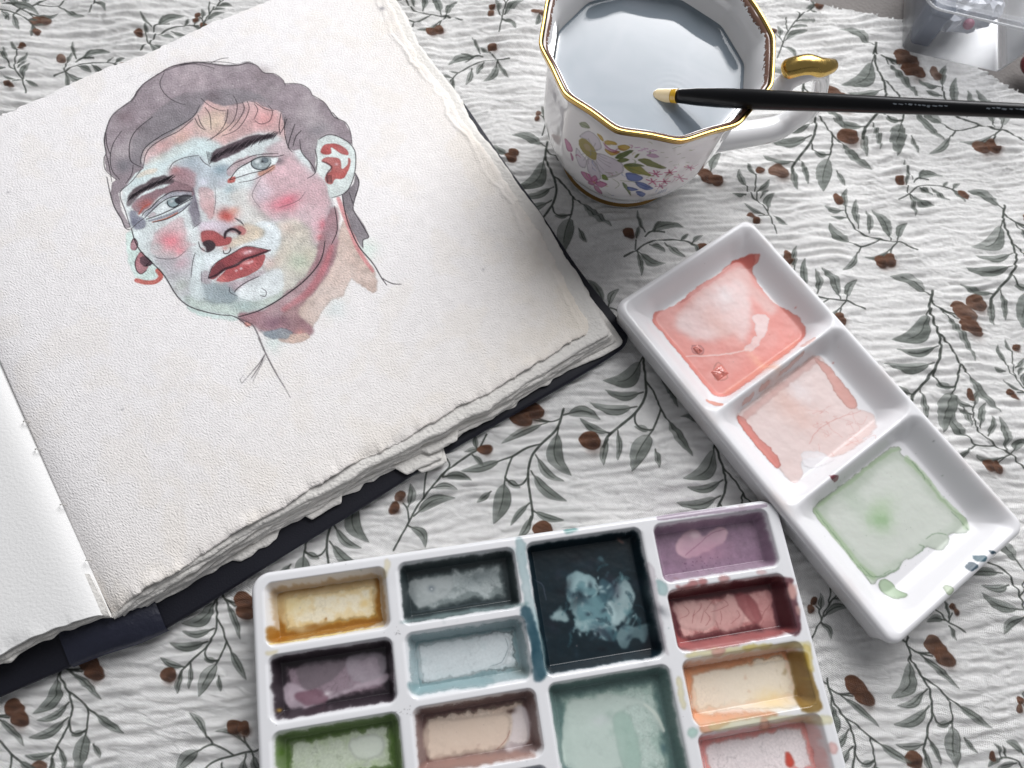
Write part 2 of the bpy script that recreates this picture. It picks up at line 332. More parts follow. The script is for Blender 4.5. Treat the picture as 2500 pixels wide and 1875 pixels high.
# flat under the heavy things, a little lower than everything that stands on it
HZ = HZ-.0018
edge = W([(1700, -160), (1890, -28), (1995, 4), (2110, 25), (2200, 50), (2300, 105), (2420, 178), (2455, 208), (2500, 226), (2700, 330)])
ye = np.interp(X, edge[:, 0], edge[:, 1]); keep = (Y < ye+.0006*np.sin(X*2100)) | (X < edge[0, 0])
HZ = HZ+.0012*np.exp(-((ye-Y)/.004)**2)*(X > edge[0, 0])
F = gridF(ny, nx); kv = keep.ravel(); F = F[kv[F].all(1)]
used = np.unique(F); remap = np.full(nx*ny, -1); remap[used] = np.arange(len(used)); F = remap[F]
V = np.stack([X, Y, HZ], -1).reshape(-1, 3)[used]
cm = mat('printed_muslin', rough=.95, spec=.15, sheen=.15, image=CL.image('cloth_print'))
N, L_, b = nodes(cm); tc = N.new('ShaderNodeTexCoord')
mp = N.new('ShaderNodeMapping'); mp.inputs['Rotation'].default_value = (0, 0, math.radians(19)); L_.new(tc.outputs['Object'], mp.inputs[0])
def wave(axis, scale, dist):
    wv = N.new('ShaderNodeTexWave'); wv.bands_direction = axis; wv.inputs['Scale'].default_value = scale; wv.inputs['Distortion'].default_value = dist
    wv.inputs['Detail'].default_value = 2; wv.inputs['Detail Scale'].default_value = 2.5; L_.new(mp.outputs[0], wv.inputs[0]); return wv
wx, wy = wave('X', 430, 2.6), wave('Y', 430, 2.6); mx = N.new('ShaderNodeMath'); mx.operation = 'MULTIPLY'; L_.new(wx.outputs['Fac'], mx.inputs[0]); L_.new(wy.outputs['Fac'], mx.inputs[1])
gr = N.new('ShaderNodeTexNoise'); gr.inputs['Scale'].default_value = 650; gr.inputs['Detail'].default_value = 3; L_.new(tc.outputs['Object'], gr.inputs[0])
ad = N.new('ShaderNodeMath'); ad.operation = 'ADD'; L_.new(mx.outputs[0], ad.inputs[0]); L_.new(gr.outputs['Fac'], ad.inputs[1])
mr = N.new('ShaderNodeMapRange'); mr.inputs[1].default_value = .35; mr.inputs[2].default_value = 1.35; mr.inputs[3].default_value = 1.10; mr.inputs[4].default_value = .74; L_.new(ad.outputs[0], mr.inputs[0])
mu = N.new('ShaderNodeMixRGB'); mu.blend_type = 'MULTIPLY'; mu.inputs[0].default_value = 1
it = [n for n in N if n.type == 'TEX_IMAGE'][0]; L_.new(it.outputs[0], mu.inputs[1]); L_.new(mr.outputs[0], mu.inputs[2]); L_.new(mu.outputs[0], b.inputs['Base Color'])
mp2 = N.new('ShaderNodeMapping'); mp2.inputs['Rotation'].default_value = (0, 0, math.radians(19)); mp2.inputs['Scale'].default_value = (150, 420, 300); L_.new(tc.outputs['Object'], mp2.inputs[0])
cn = N.new('ShaderNodeTexNoise'); cn.inputs['Scale'].default_value = 1; cn.inputs['Detail'].default_value = 5; cn.inputs['Roughness'].default_value = .6; cn.inputs['Distortion'].default_value = .5; L_.new(mp2.outputs[0], cn.inputs[0])
bp0 = N.new('ShaderNodeBump'); bp0.inputs['Distance'].default_value = .0015; L_.new(cn.outputs['Fac'], bp0.inputs['Height'])
bp = N.new('ShaderNodeBump'); bp.inputs['Distance'].default_value = .00028; bp.invert = True; L_.new(ad.outputs[0], bp.inputs['Height']); L_.new(bp0.outputs[0], bp.inputs['Normal']); L_.new(bp.outputs[0], b.inputs['Normal'])
cloth = obj('muslin_cloth', mesh('muslin_cloth', V, F, CL.uv(V[:, 0], V[:, 1])), cm)
tag(cloth, 'crinkled white muslin cloth printed with grey leafy twigs and brown olives, spread under everything', 'cloth')
# what shows past the hem of the muslin: the taupe cover of the table top
tm = mat('taupe_cover', (.22, .205, .195), .95, spec=.1)
bump_noise(tm, 500, .0006, 1, 3)
nx2 = 90; xs = np.linspace(-.6, .7, nx2); ys = np.linspace(-.4, .9, nx2); X, Y = np.meshgrid(xs, ys)
tag(obj('tabletop', mesh('tabletop', np.stack([X, Y, -.0052+.0006*np.sin(X*90+Y*30)*np.sin(Y*70)], -1), gridF(nx2, nx2)), tm), 'taupe fabric covered table top seen past the hem of the muslin', None, None, 'structure')
# ------------------------------------------------------------------ sketchbook
PZ = .0138
PG = Canvas(-.30, -.035, .07, .345, .0002, (246, 243, 243))
def inter(a, b, c, d):
    t = np.linalg.solve(np.array([b-a, -(d-c)]).T, c-a); return a+t[0]*(b-a)
PA, PB = W([(262, 1502), (1446, 800)], PZ); G = W([(0, 893)], PZ)[0]; t0, t1 = W([(0, 282), (651, 0)], PZ); r0, r1 = W([(1411, 723), (963, 15)], PZ)
PC = inter(t0, t1, r0, r1); PD = inter(t0, t1, PA, G); EU = (PB-PA)/np.linalg.norm(PB-PA); EV = (PC-PB)/np.linalg.norm(PC-PB)
yy, xx = np.mgrid[0:PG.h, 0:PG.w]; PXY = np.stack([PG.x0+(xx+.5)*PG.res, PG.y0+(yy+.5)*PG.res], -1)
dr = ((PXY-PB)@np.array([EV[1], -EV[0]])); db = ((PXY-PA)@np.array([-EU[1], EU[0]]))
wm = np.exp(-np.clip(-dr+.0, 0, 1)/.022)*.7+np.exp(-np.clip(db, 0, 1)/.03)*.55+.25*np.clip(nz(0, 0, 0, PG.h, PG.w, 3), 0, 1)
PG.rgb -= np.clip(wm, 0, 1.2)[..., None]*np.array([.012, .030, .068], np.float32)
PG.rgb += .006*nz(1, 0, 0, PG.h, PG.w, 9)[..., None]
PG.f = lambda p: W(p, PZ)
A = Z(.2411, 200, 100); B_ = Z(.2411, 500, 100); C_ = Z(.2411, 200, 400); D_ = Z(.2411, 500, 400); E_ = Z(.27125, 400, 600)
u = .2411*.00018                        # one drawing unit on the page
INK = []
def F_(tf, pts, colr, al=1, soft=0, rag=.0009, edge=.3, mott=.12, **k):
    g = sum(colr)/3; colr = [.84*c+.16*g for c in colr]; colr = [c+(238-c)*.06 for c in colr]
    PG.fill(tf(pts), colr, al, (soft*2.6 if soft >= 8 else soft*1.5+1)*u, rag, edge, mott, **k)
def S_(tf, pts, wd, colr=(52, 46, 52), al=.85, dry=.12, **k):
    if wd < 13: INK.append((tf(pts), wd*u*1.2, [c*.72 for c in colr], min(al*1.1, .95), dry, k))
    else: PG.stroke(tf(pts), wd*u, colr, al, dry=dry, **k)
def Bl(tf, p, r, colr, al=1, asp=1.0, ang=0.0): PG.blob(tf([p])[0], r*u, colr, al, asp, -ang)
# -- mint halo, face, ears
F_(C_, [(940, 1290), (1010, 1420), (1130, 1500), (1300, 1560), (1560, 1590), (1600, 1540), (1300, 1500), (1100, 1440), (1000, 1360)], (202, 228, 222), .8)
F_(C_, [(455, 690), (450, 850), (475, 1000), (510, 1100), (560, 1180), (700, 1200), (800, 1120), (760, 1050), (700, 1000), (600, 900), (540, 780), (500, 670)], (208, 232, 225), .95)
Bl(D_, (1640, 860), 130, (212, 232, 222), .6); Bl(E_, (1000, 870), 110, (214, 230, 226), .6); Bl(E_, (1540, 560), 120, (220, 232, 232), .6)
face = A([(400, 1560), (420, 1480), (600, 1240), (640, 1000), (900, 800), (1130, 640), (1260, 570), (1500, 600), (1750, 590), (2000, 700)]) + B_([(850, 900), (960, 1080), (1110, 1130), (1130, 1330), (1240, 1500)]) + \
       D_([(1290, 350), (1310, 430), (1330, 560), (1335, 680), (1280, 810), (1190, 920), (1130, 1040), (1000, 1190), (850, 1300), (700, 1410), (560, 1480), (400, 1530)]) + \
       C_([(1550, 1550), (1400, 1530), (1250, 1500), (1100, 1450), (1000, 1380), (930, 1290), (860, 1170), (800, 1090), (720, 1010), (600, 890), (540, 790), (500, 650), (430, 450)])
PG.fill(face, (221, 230, 231), .95, 0, .0004, .2, .04, sm=False)
# forehead
F_(A, [(620, 1110), (860, 950), (1130, 740), (1260, 570), (1450, 620), (1740, 590), (1960, 680), (2060, 760), (2080, 1010), (1990, 950), (1800, 920), (1600, 970), (1420, 1050), (1280, 1000), (1180, 960), (1000, 1020), (850, 1100), (700, 1170), (640, 1290)], (220, 176, 176), .92, 18)
Bl(A, (1340, 820), 190, (226, 206, 180), .75); Bl(A, (1000, 960), 120, (222, 184, 168), .6); Bl(A, (1850, 780), 130, (214, 150, 150), .6); Bl(A, (800, 1030), 90, (214, 160, 158), .5)
F_(A, [(640, 1240), (1000, 1060), (1200, 1000), (1000, 1130), (700, 1260)], (228, 216, 196), .6, 12, edge=0)
F_(A, [(480, 1490), (600, 1300), (850, 1130), (1180, 980), (1420, 1060), (1310, 1200), (1150, 1150), (900, 1230), (850, 1320), (640, 1400)], (206, 228, 230), .75, 14)
F_(A, [(550, 1350), (760, 1270), (770, 1300), (560, 1390)], (228, 202, 176), .6)
# brow bridge
F_(A, [(870, 1310), (1000, 1210), (1180, 1150), (1290, 1260), (1480, 1250), (1500, 1350), (1350, 1480), (1150, 1510), (1120, 1480), (1150, 1380), (1000, 1290)], (178, 190, 200), .85, 12)
Bl(A, (1400, 1290), 80, (136, 158, 170), .8); Bl(D_, (240, 250), 55, (150, 172, 180), .8); Bl(A, (1100, 1220), 80, (165, 180, 190), .6)
F_(A, [(890, 1290), (1000, 1270), (1100, 1300), (1150, 1400), (1120, 1500), (1000, 1470), (900, 1420)], (168, 128, 136), .85, 10); Bl(A, (940, 1300), 55, (196, 130, 130), .7)
Bl(A, (1230, 1420), 60, (216, 216, 228), .9); Bl(A, (1420, 1440), 60, (222, 222, 232), .8)
# right cheek and temple
F_(B_, [(600, 1100), (780, 1000), (850, 1050), (1050, 1380), (1180, 1380), (1240, 1520), (1240, 1659), (900, 1600), (640, 1480), (600, 1350), (700, 1250), (780, 1160)], (206, 170, 178), .8, 14)
F_(D_, [(560, 60), (760, -80), (900, -60), (1080, 60), (1130, 90), (1230, 240), (1250, 400), (1290, 480), (1250, 600), (1210, 800), (1100, 820), (1050, 650), (900, 560), (760, 560), (640, 540), (500, 430), (440, 350), (500, 200)], (212, 172, 180), .8, 18)
Bl(D_, (560, 290), 130, (212, 206, 216), .7); Bl(D_, (790, 400), 120, (218, 130, 144), .85, 1.5, -.5); Bl(D_, (860, 350), 70, (212, 110, 126), .55, 1.6, -.5); Bl(D_, (1190, 620), 60, (222, 118, 132), .9, 1.3, 1.3); Bl(D_, (1180, 740), 52, (222, 108, 116), .9)
Bl(D_, (1120, 620), 60, (226, 190, 200), .7); Bl(D_, (1270, 560), 50, (150, 140, 150), .8, 2.2, 1.4); Bl(D_, (1255, 700), 45, (150, 162, 166), .8, 1.8, 1.8)
# jaw
F_(D_, [(700, 620), (900, 560), (1050, 650), (1100, 820), (1190, 830), (1180, 930), (1120, 1040), (1000, 1180), (850, 1290), (700, 1380), (560, 1420), (760, 1220), (780, 1060), (600, 1080), (740, 880), (760, 700)], (214, 204, 188), .85, 16)
Bl(D_, (960, 980), 130, (192, 206, 186), .75); Bl(D_, (830, 640), 100, (220, 196, 186), .6); Bl(D_, (650, 1000), 90, (210, 170, 166), .55); Bl(D_, (1050, 900), 80, (206, 200, 180), .5)
F_(C_, [(1560, 640), (1700, 600), (1840, 660), (1830, 740), (1650, 800), (1480, 860), (1500, 760), (1600, 740)], (216, 198, 174), .85, 8)
F_(C_, [(1500, 300), (1700, 240), (1760, 420), (1900, 560), (1740, 610), (1600, 560), (1560, 430)], (214, 204, 196), .6, 20, edge=0)
# nose
F_(C_, [(1190, 240), (1300, 230), (1330, 300), (1340, 540), (1270, 560), (1225, 460), (1195, 380)], (216, 160, 162), .85, 6)
F_(C_, [(1090, 420), (1120, 230), (1160, 380), (1190, 540), (1215, 600), (1150, 630), (1130, 665), (1120, 570), (1095, 500)], (122, 116, 130), .9, 5)
Bl(C_, (1460, 520), 88, (200, 98, 92), .95, 1.25, .4); Bl(C_, (1540, 470), 60, (210, 140, 120), .7)
F_(C_, [(1190, 610), (1300, 570), (1500, 600), (1560, 640), (1440, 700), (1340, 680), (1210, 690)], (220, 206, 220), .9, 10)
F_(C_, [(1210, 690), (1280, 668), (1350, 680), (1430, 735), (1510, 745), (1495, 805), (1400, 832), (1330, 822), (1280, 790), (1215, 790)], (178, 84, 84), .95, 0, .0003, .5)
F_(C_, [(1500, 640), (1600, 612), (1655, 670), (1620, 735), (1580, 690), (1470, 680)], (204, 118, 118), .85, 5)
F_(C_, [(1225, 790), (1290, 772), (1348, 812), (1335, 860), (1270, 893), (1255, 840), (1232, 820)], (70, 56, 62), .97, 0, .0002)
F_(C_, [(1190, 800), (1250, 860), (1290, 900), (1230, 890), (1190, 840)], (216, 150, 150), .6)
S_(C_, [(1445, 745), (1455, 690), (1520, 655), (1595, 690), (1590, 705)], 34, (58, 48, 54), .95); S_(C_, [(1470, 700), (1530, 672), (1570, 690)], 8, (190, 180, 190), .6)
S_(C_, [(1430, 875), (1440, 905), (1480, 900), (1503, 870), (1500, 845)], 9); Bl(C_, (1450, 850), 28, (214, 120, 110), .8)
# left cheek
F_(C_, [(700, 800), (760, 680), (900, 590), (1020, 530), (1045, 600), (1050, 760), (1085, 840), (1020, 910), (950, 955), (800, 950), (720, 900)], (216, 190, 194), .85, 4, edge=.4)
Bl(C_, (900, 780), 125, (222, 128, 138), .85); Bl(C_, (990, 880), 60, (222, 130, 140), .7); Bl(C_, (760, 840), 60, (190, 200, 200), .6)
F_(C_, [(730, 960), (850, 965), (1000, 950), (1090, 850), (1145, 900), (1110, 1100), (1100, 1240), (1060, 1350), (980, 1330), (880, 1180), (800, 1060)], (188, 182, 190), .8, 14)
Bl(C_, (1010, 1010), 80, (208, 170, 180), .7); Bl(C_, (1000, 1230), 80, (196, 204, 196), .8)
F_(C_, [(960, 1300), (1050, 1340), (1250, 1370), (1500, 1400), (1700, 1390), (1900, 1340), (2070, 1270), (1950, 1420), (1700, 1500), (1550, 1540), (1300, 1500), (1100, 1440)], (188, 204, 194), .85, 10)
F_(C_, [(1215, 1200), (1350, 1205), (1500, 1200), (1560, 1290), (1580, 1370), (1500, 1410), (1350, 1410), (1260, 1380), (1215, 1290)], (146, 162, 170), .9, 8, edge=.5)
F_(C_, [(1210, 1090), (1290, 1080), (1290, 1160), (1330, 1200), (1230, 1215), (1195, 1150)], (172, 158, 166), .85, 5)
Bl(C_, (1650, 1440), 70, (150, 168, 170), .6, 2, -.1)
F_(C_, [(1450, 1205), (1600, 1180), (1800, 1080), (1870, 1100), (1700, 1210), (1560, 1285)], (184, 158, 168), .85, 8)
F_(C_, [(1555, 1300), (1640, 1220), (1800, 1130), (1990, 1055), (2040, 1200), (2000, 1290), (1850, 1370), (1720, 1388), (1580, 1345)], (230, 238, 240), 1, 0, .0004, .2, .02)
F_(C_, [(1750, 605), (1860, 572), (1990, 640), (2008, 780), (1960, 860), (1890, 850), (1760, 830), (1640, 832), (1500, 905), (1400, 955), (1310, 1060), (1290, 1090), (1240, 1070), (1240, 920), (1400, 900), (1500, 870), (1650, 800), (1830, 740), (1850, 670)], (228, 238, 242), 1, 0, .0004, .25, .02)
F_(C_, [(1130, 900), (1230, 900), (1240, 1080), (1200, 1090), (1200, 1200), (1250, 1370), (1110, 1330), (1100, 1150)], (222, 236, 238), .9, 4)
# let the big washes run into one another before the features go on
cc = PG.pix([(200, 100), (1080, 100), (1080, 1000), (200, 1000)]); r0_, r1_, c0_, c1_ = PG.win(cc, 0)
wz = PG.rgb[r0_:r1_, c0_:c1_]; aa = np.clip(PG.a[r0_:r1_, c0_:c1_], 0, 1)[..., None]
wz[:] = .30*wz+.32*blur(wz, 2.4)+.38*(blur(wz, 12)*aa+wz*(1-aa))
# lips
F_(C_, [(1285, 1150), (1310, 1060), (1370, 990), (1450, 940), (1530, 898), (1620, 843), (1700, 830), (1790, 848), (1890, 868), (1840, 905), (1700, 945), (1580, 1005), (1470, 1055), (1400, 1115), (1330, 1168)], (146, 62, 68), .97, 0, .0003, .4)
F_(C_, [(1290, 1150), (1320, 1050), (1400, 990), (1440, 1060), (1380, 1130), (1330, 1165)], (104, 52, 58), .6, 8, edge=0)
F_(C_, [(1360, 1175), (1470, 1065), (1600, 1005), (1720, 952), (1855, 912), (1840, 1000), (1790, 1070), (1700, 1120), (1590, 1160), (1480, 1195), (1400, 1190)], (190, 84, 86), .96, 0, .0003, .4)
Bl(C_, (1420, 1160), 50, (224, 140, 136), .8); Bl(C_, (1620, 900), 50, (186, 104, 104), .6, 2, -.5)
S_(C_, [(1285, 1155), (1370, 1120), (1450, 1062), (1560, 1025), (1650, 962), (1760, 925), (1905, 868)], 30, (62, 44, 50), .95)
for p in ((1700, 880), (1655, 900), (1610, 1058), (1562, 1080), (1690, 1000), (1720, 985)): Bl(C_, p, 14, (245, 235, 240), .9)
Bl(C_, (1680, 890), 30, (225, 190, 195), .7, 2.5, -.4); Bl(C_, (1670, 1000), 26, (230, 180, 180), .7, 2.6, -.4)
# eyes: far (left) one
F_(C_, [(520, 380), (700, 280), (860, 228), (930, 165), (1100, 230), (1135, 330), (1000, 285), (850, 295), (720, 385), (640, 475), (600, 525), (555, 500), (485, 450)], (146, 112, 120), .9, 6)
F_(C_, [(470, 460), (560, 495), (640, 575), (655, 640), (570, 682), (520, 620), (485, 540)], (128, 130, 148), .9, 4); Bl(C_, (640, 400), 60, (186, 110, 108), .7, 1.6, -.6); S_(C_, [(575, 510), (620, 440), (690, 400)], 22, (186, 96, 84), .8)
F_(C_, [(610, 530), (700, 430), (790, 350), (900, 285), (1110, 280), (1110, 320), (960, 320), (850, 355), (760, 425), (660, 540)], (166, 166, 178), .9, 3)
F_(C_, [(640, 545), (740, 470), (770, 510), (680, 555)], (190, 176, 182), .8)
F_(C_, [(735, 465), (850, 388), (900, 360), (1000, 330), (1110, 330), (960, 440), (860, 485), (770, 508)], (230, 240, 242), 1, 0, .0002)
F_(C_, [(855, 385), (900, 345), (980, 350), (985, 400), (930, 438), (880, 430)], (150, 172, 178), .97, 0, .0002, .5); F_(C_, [(950, 345), (1040, 305), (1112, 322), (1060, 362), (985, 405), (940, 380)], (46, 46, 54), .95, 2, .0002)
S_(C_, [(860, 372), (868, 410), (900, 434), (945, 430), (985, 400)], 10, (40, 42, 50)); Bl(C_, (905, 375), 20, (240, 246, 248), .95)
S_(C_, [(680, 575), (850, 525), (1000, 455), (1105, 385)], 32, (140, 142, 154), .85); S_(C_, [(715, 588), (850, 552), (965, 490)], 20, (190, 106, 88), .85)
for q in ([(608, 525), (640, 480), (700, 440), (780, 355), (900, 280), (1000, 266), (1115, 275)], [(640, 540), (760, 420), (860, 350), (960, 322), (1120, 322)], [(650, 560), (780, 515), (940, 440), (1120, 340)], [(720, 590), (860, 555), (1000, 480), (1090, 400)]): S_(C_, q, 9, (50, 48, 56))
# near (right) one
Bl(B_, (740, 1205), 50, (136, 126, 132), .85, 1.3, -.6)
F_(B_, [(222, 1300), (260, 1245), (400, 1180), (560, 1135), (740, 1128), (700, 1165), (560, 1165), (440, 1210), (330, 1280), (260, 1360)], (190, 160, 166), .75, 4)
F_(B_, [(255, 1385), (330, 1290), (430, 1235), (500, 1190), (600, 1165), (690, 1180), (740, 1175), (700, 1250), (600, 1300), (450, 1350)], (232, 241, 242), 1, 0, .0002)
F_(B_, [(465, 1215), (500, 1180), (580, 1165), (660, 1180), (665, 1230), (620, 1280), (560, 1293), (500, 1275), (470, 1245)], (150, 164, 168), .97, 0, .0002, .5)
F_(B_, [(560, 1180), (640, 1180), (655, 1220), (600, 1240), (570, 1215)], (84, 98, 108), .85, 3); Bl(B_, (578, 1213), 16, (40, 42, 48), .95); Bl(B_, (528, 1210), 24, (242, 248, 250), .97); Bl(B_, (560, 1262), 18, (214, 226, 230), .9)
S_(B_, [(470, 1200), (468, 1245), (500, 1280), (560, 1295), (625, 1278), (668, 1225)], 9, (48, 52, 60))
F_(B_, [(510, 1335), (600, 1292), (712, 1240), (700, 1290), (600, 1345)], (208, 150, 132), .85, 4); F_(B_, [(212, 1430), (262, 1368), (325, 1365), (300, 1408), (250, 1440)], (204, 100, 92), .9, 2)
for q, wd in (([(220, 1300), (280, 1240), (400, 1188), (520, 1145), (740, 1130)], 7), ([(248, 1400), (330, 1290), (460, 1212), (560, 1165), (700, 1165), (800, 1145)], 10), ([(258, 1398), (450, 1335), (600, 1298), (700, 1245)], 8), ([(340, 1425), (480, 1400), (600, 1340), (700, 1270)], 6)): S_(B_, q, wd, (54, 48, 54))
# brows
F_(C_, [(452, 438), (468, 310), (560, 230), (700, 158), (830, 112), (875, 130), (935, 175), (800, 212), (650, 270), (560, 330), (500, 410)], (84, 70, 76), .92, 4, .0006)
F_(B_, [(55, 1200), (92, 1100), (200, 1058), (350, 988), (480, 943), (560, 933), (752, 950), (600, 985), (480, 1030), (330, 1120), (180, 1185), (100, 1225)], (86, 72, 80), .92, 4, .0006)
for i in range(85):
    t = i/84; x = 60+650*t; y = 1195-250*t**.75+10*rnd.randn(); S_(B_, [(x-18, y+30), (x+10, y-10), (x+45, y-42)], 5, (44, 38, 44), .7)
    x = 470+430*t; y = 360-235*t**.7+10*rnd.randn(); S_(C_, [(x-15, y+30), (x+10, y), (x+45, y-22)], 5, (42, 36, 42), .7)
for i in range(7): S_(B_, [(40+12*i, 1240-6*i), (22+14*i, 1150), (15+16*i, 1110+4*i)], 5, (44, 38, 44), .8)
F_(C_, [(1210, 690), (1280, 668), (1350, 680), (1430, 735), (1510, 745), (1495, 805), (1400, 832), (1330, 822), (1280, 790), (1215, 790)], (172, 76, 78), .8, 0, .0003, .5)
F_(C_, [(1225, 790), (1290, 772), (1348, 812), (1335, 860), (1270, 893), (1255, 840), (1232, 820)], (62, 48, 54), .95, 0, .0002)
F_(C_, [(1560, 625), (1610, 615), (1655, 670), (1620, 735), (1590, 690)], (198, 108, 108), .6, 3); S_(C_, [(1445, 745), (1455, 690), (1520, 655), (1595, 690), (1590, 705)], 30, (48, 38, 44), .9)
S_(C_, [(1120, 240), (1150, 380), (1190, 530)], 16, (96, 90, 104), .6); Bl(C_, (1470, 530), 60, (190, 84, 78), .55, 1.3, .3); Bl(C_, (520, 590), 50, (110, 112, 132), .6)
# ears
F_(B_, [(1150, 990), (1240, 945), (1330, 955), (1440, 1010), (1512, 1090), (1528, 1200), (1515, 1330), (1480, 1440), (1420, 1530), (1310, 1580), (1260, 1570), (1230, 1450), (1205, 1400), (1130, 1300), (1130, 1130), (1110, 1090)], (222, 233, 230), 1, 0, .0003, .3, .03)
F_(B_, [(1168, 1112), (1200, 1050), (1280, 1028), (1370, 1048), (1440, 1090), (1452, 1145), (1380, 1135), (1320, 1090), (1270, 1068), (1278, 1130), (1200, 1142)], (198, 86, 84), .95, 0, .0003, .5)
F_(B_, [(1178, 1212), (1220, 1173), (1330, 1173), (1372, 1205), (1382, 1290), (1440, 1250), (1450, 1165), (1475, 1225), (1412, 1372), (1320, 1392), (1290, 1442), (1230, 1432), (1222, 1350), (1280, 1290), (1240, 1232)], (194, 86, 82), .95, 0, .0003, .5)
Bl(B_, (1330, 1240), 22, (214, 190, 196), .9); S_(B_, [(1188, 1212), (1250, 1240), (1282, 1275), (1232, 1345), (1240, 1425)], 18, (80, 48, 52), .85)
for i in range(4): S_(B_, [(1238+13*i, 1350), (1243+13*i, 1425)], 5, (60, 40, 44), .8)
F_(C_, [(498, 792), (530, 753), (563, 810), (548, 872), (500, 862)], (168, 104, 116), .95, 0, .0002, .5); F_(C_, [(560, 940), (600, 890), (640, 930), (682, 1000), (655, 1080), (600, 1118), (553, 1080), (538, 1000)], (176, 108, 116), .95, 0, .0002, .5)
F_(C_, [(600, 920), (640, 930), (720, 1010), (670, 1040), (620, 1020)], (86, 60, 70), .85, 2); S_(C_, [(558, 1182), (640, 1203), (740, 1198), (800, 1145), (768, 1080)], 50, (190, 98, 90), .95, taper=0)
S_(C_, [(558, 1182), (640, 1203), (740, 1198), (800, 1145)], 14, (222, 150, 140), .6)
for q in ([(505, 680), (540, 790), (600, 890), (700, 985), (720, 1012)], [(500, 800), (530, 755), (565, 810), (545, 872)], [(560, 940), (540, 1000), (555, 1080), (600, 1118), (655, 1080)], [(690, 990), (650, 1035), (720, 1010)]): S_(C_, q, 7)
# neck
F_(D_, [(1310, 880), (1385, 600), (1400, 540), (1440, 600), (1530, 830), (1640, 980), (1720, 1090), (1740, 1200), (1730, 1300), (1580, 1230), (1480, 1130), (1460, 1230), (1370, 1370), (1235, 1430), (1150, 1560), (1110, 1640), (1000, 1800), (760, 1790), (760, 1560), (1000, 1380), (1250, 1080)], (214, 188, 176), .92, 4, .0009, .35)
F_(E_, [(670, 630), (840, 595), (975, 522), (1110, 415), (1250, 300), (1365, 130), (1405, -20), (1490, -330), (1560, -330), (1570, -150), (1550, 60), (1460, 250), (1340, 430), (1210, 560), (1230, 650), (1350, 760), (1270, 805), (1160, 790), (1050, 745), (960, 785), (860, 740), (760, 705)], (166, 122, 130), .88, 10, .0008, .3)
PG.stroke(E_([(1080, 570), (1300, 410), (1440, 190), (1510, 0)]), 80*u, (204, 104, 112), .42, soft=9)
Bl(E_, (1000, 690), 90, (128, 96, 112), .7, 1.6, -.3); Bl(E_, (1230, 790), 60, (214, 160, 150), .7); F_(E_, [(700, 680), (800, 700), (760, 730)], (220, 150, 140), .8)
F_(E_, [(790, 735), (950, 770), (1050, 738), (1180, 772), (1110, 825), (970, 835), (880, 792)], (140, 152, 164), .8, 5, .0009, .4)
F_(E_, [(1140, 800), (1330, 800), (1280, 860), (1150, 875)], (232, 200, 184), .8)
PG.stroke(D_([(1350, 340), (1400, 480), (1480, 680), (1560, 870), (1700, 1080)]), 55*u, (218, 146, 148), .8, soft=3)
# back hair, then the cap of hair
F_(D_, [(1395, 300), (1500, 200), (1522, 85), (1562, 180), (1530, 300), (1500, 420), (1522, 490), (1600, 590), (1640, 680), (1662, 742), (1600, 770), (1602, 850), (1500, 690), (1440, 520), (1400, 400)], (134, 126, 132), .95, 0, .0003)
hair = A([(345, 1400), (235, 1300), (222, 1180), (240, 1130), (222, 1000), (260, 830), (330, 720), (500, 590), (560, 490), (640, 410), (780, 320), (870, 265), (960, 233), (1150, 208), (1300, 222), (1450, 240), (1580, 235), (1680, 214), (1770, 245), (1840, 315), (1950, 328), (2030, 385), (2055, 430)]) + \
       B_([(960, 430), (1050, 478), (1085, 540), (1200, 608), (1262, 690), (1310, 760), (1420, 815), (1472, 910), (1490, 1045), (1400, 990), (1330, 950), (1240, 943), (1150, 990), (1115, 1090), (1120, 1200), (1105, 1340), (1050, 1220), (985, 1130), (960, 1090), (900, 1110), (850, 1080), (820, 1020), (815, 900), (775, 720), (720, 690), (640, 680), (520, 610), (440, 602), (300, 632), (200, 645), (100, 622), (10, 583)]) + \
       A([(1190, 670), (1130, 755), (1000, 855), (860, 945), (700, 1015), (620, 1095), (595, 1180), (620, 1285), (540, 1330), (440, 1470), (372, 1532)]) + C_([(385, 440), (440, 540), (503, 650), (440, 652), (390, 540), (325, 440), (285, 300), (305, 180)])
PG.fill(hair, (156, 145, 151), .96, 0, .0004, .45, .10, sm=False)
F_(A, [(500, 1180), (520, 980), (700, 760), (900, 590), (1100, 508), (1400, 482), (1700, 500), (1960, 640), (1740, 595), (1450, 650), (1260, 580), (1130, 755), (860, 945), (640, 1080), (600, 1290), (530, 1270)], (122, 119, 125), .55, 12, edge=.15)
Bl(A, (1100, 370), 210, (188, 174, 180), .85, 1.4, -.2); Bl(A, (1320, 540), 90, (112, 100, 106), .6); Bl(A, (430, 760), 110, (132, 116, 122), .6); Bl(B_, (1150, 900), 120, (120, 118, 124), .55); Bl(B_, (560, 330), 130, (140, 128, 132), .5); Bl(A, (420, 1250), 110, (112, 114, 120), .6)
F_(B_, [(240, 660), (330, 620), (430, 650), (380, 740), (250, 830), (200, 790)], (172, 146, 150), .6, 6)
for k in range(16): Bl(A, (rnd.uniform(350, 1900), rnd.uniform(330, 600)), 7, (235, 230, 235), .8)
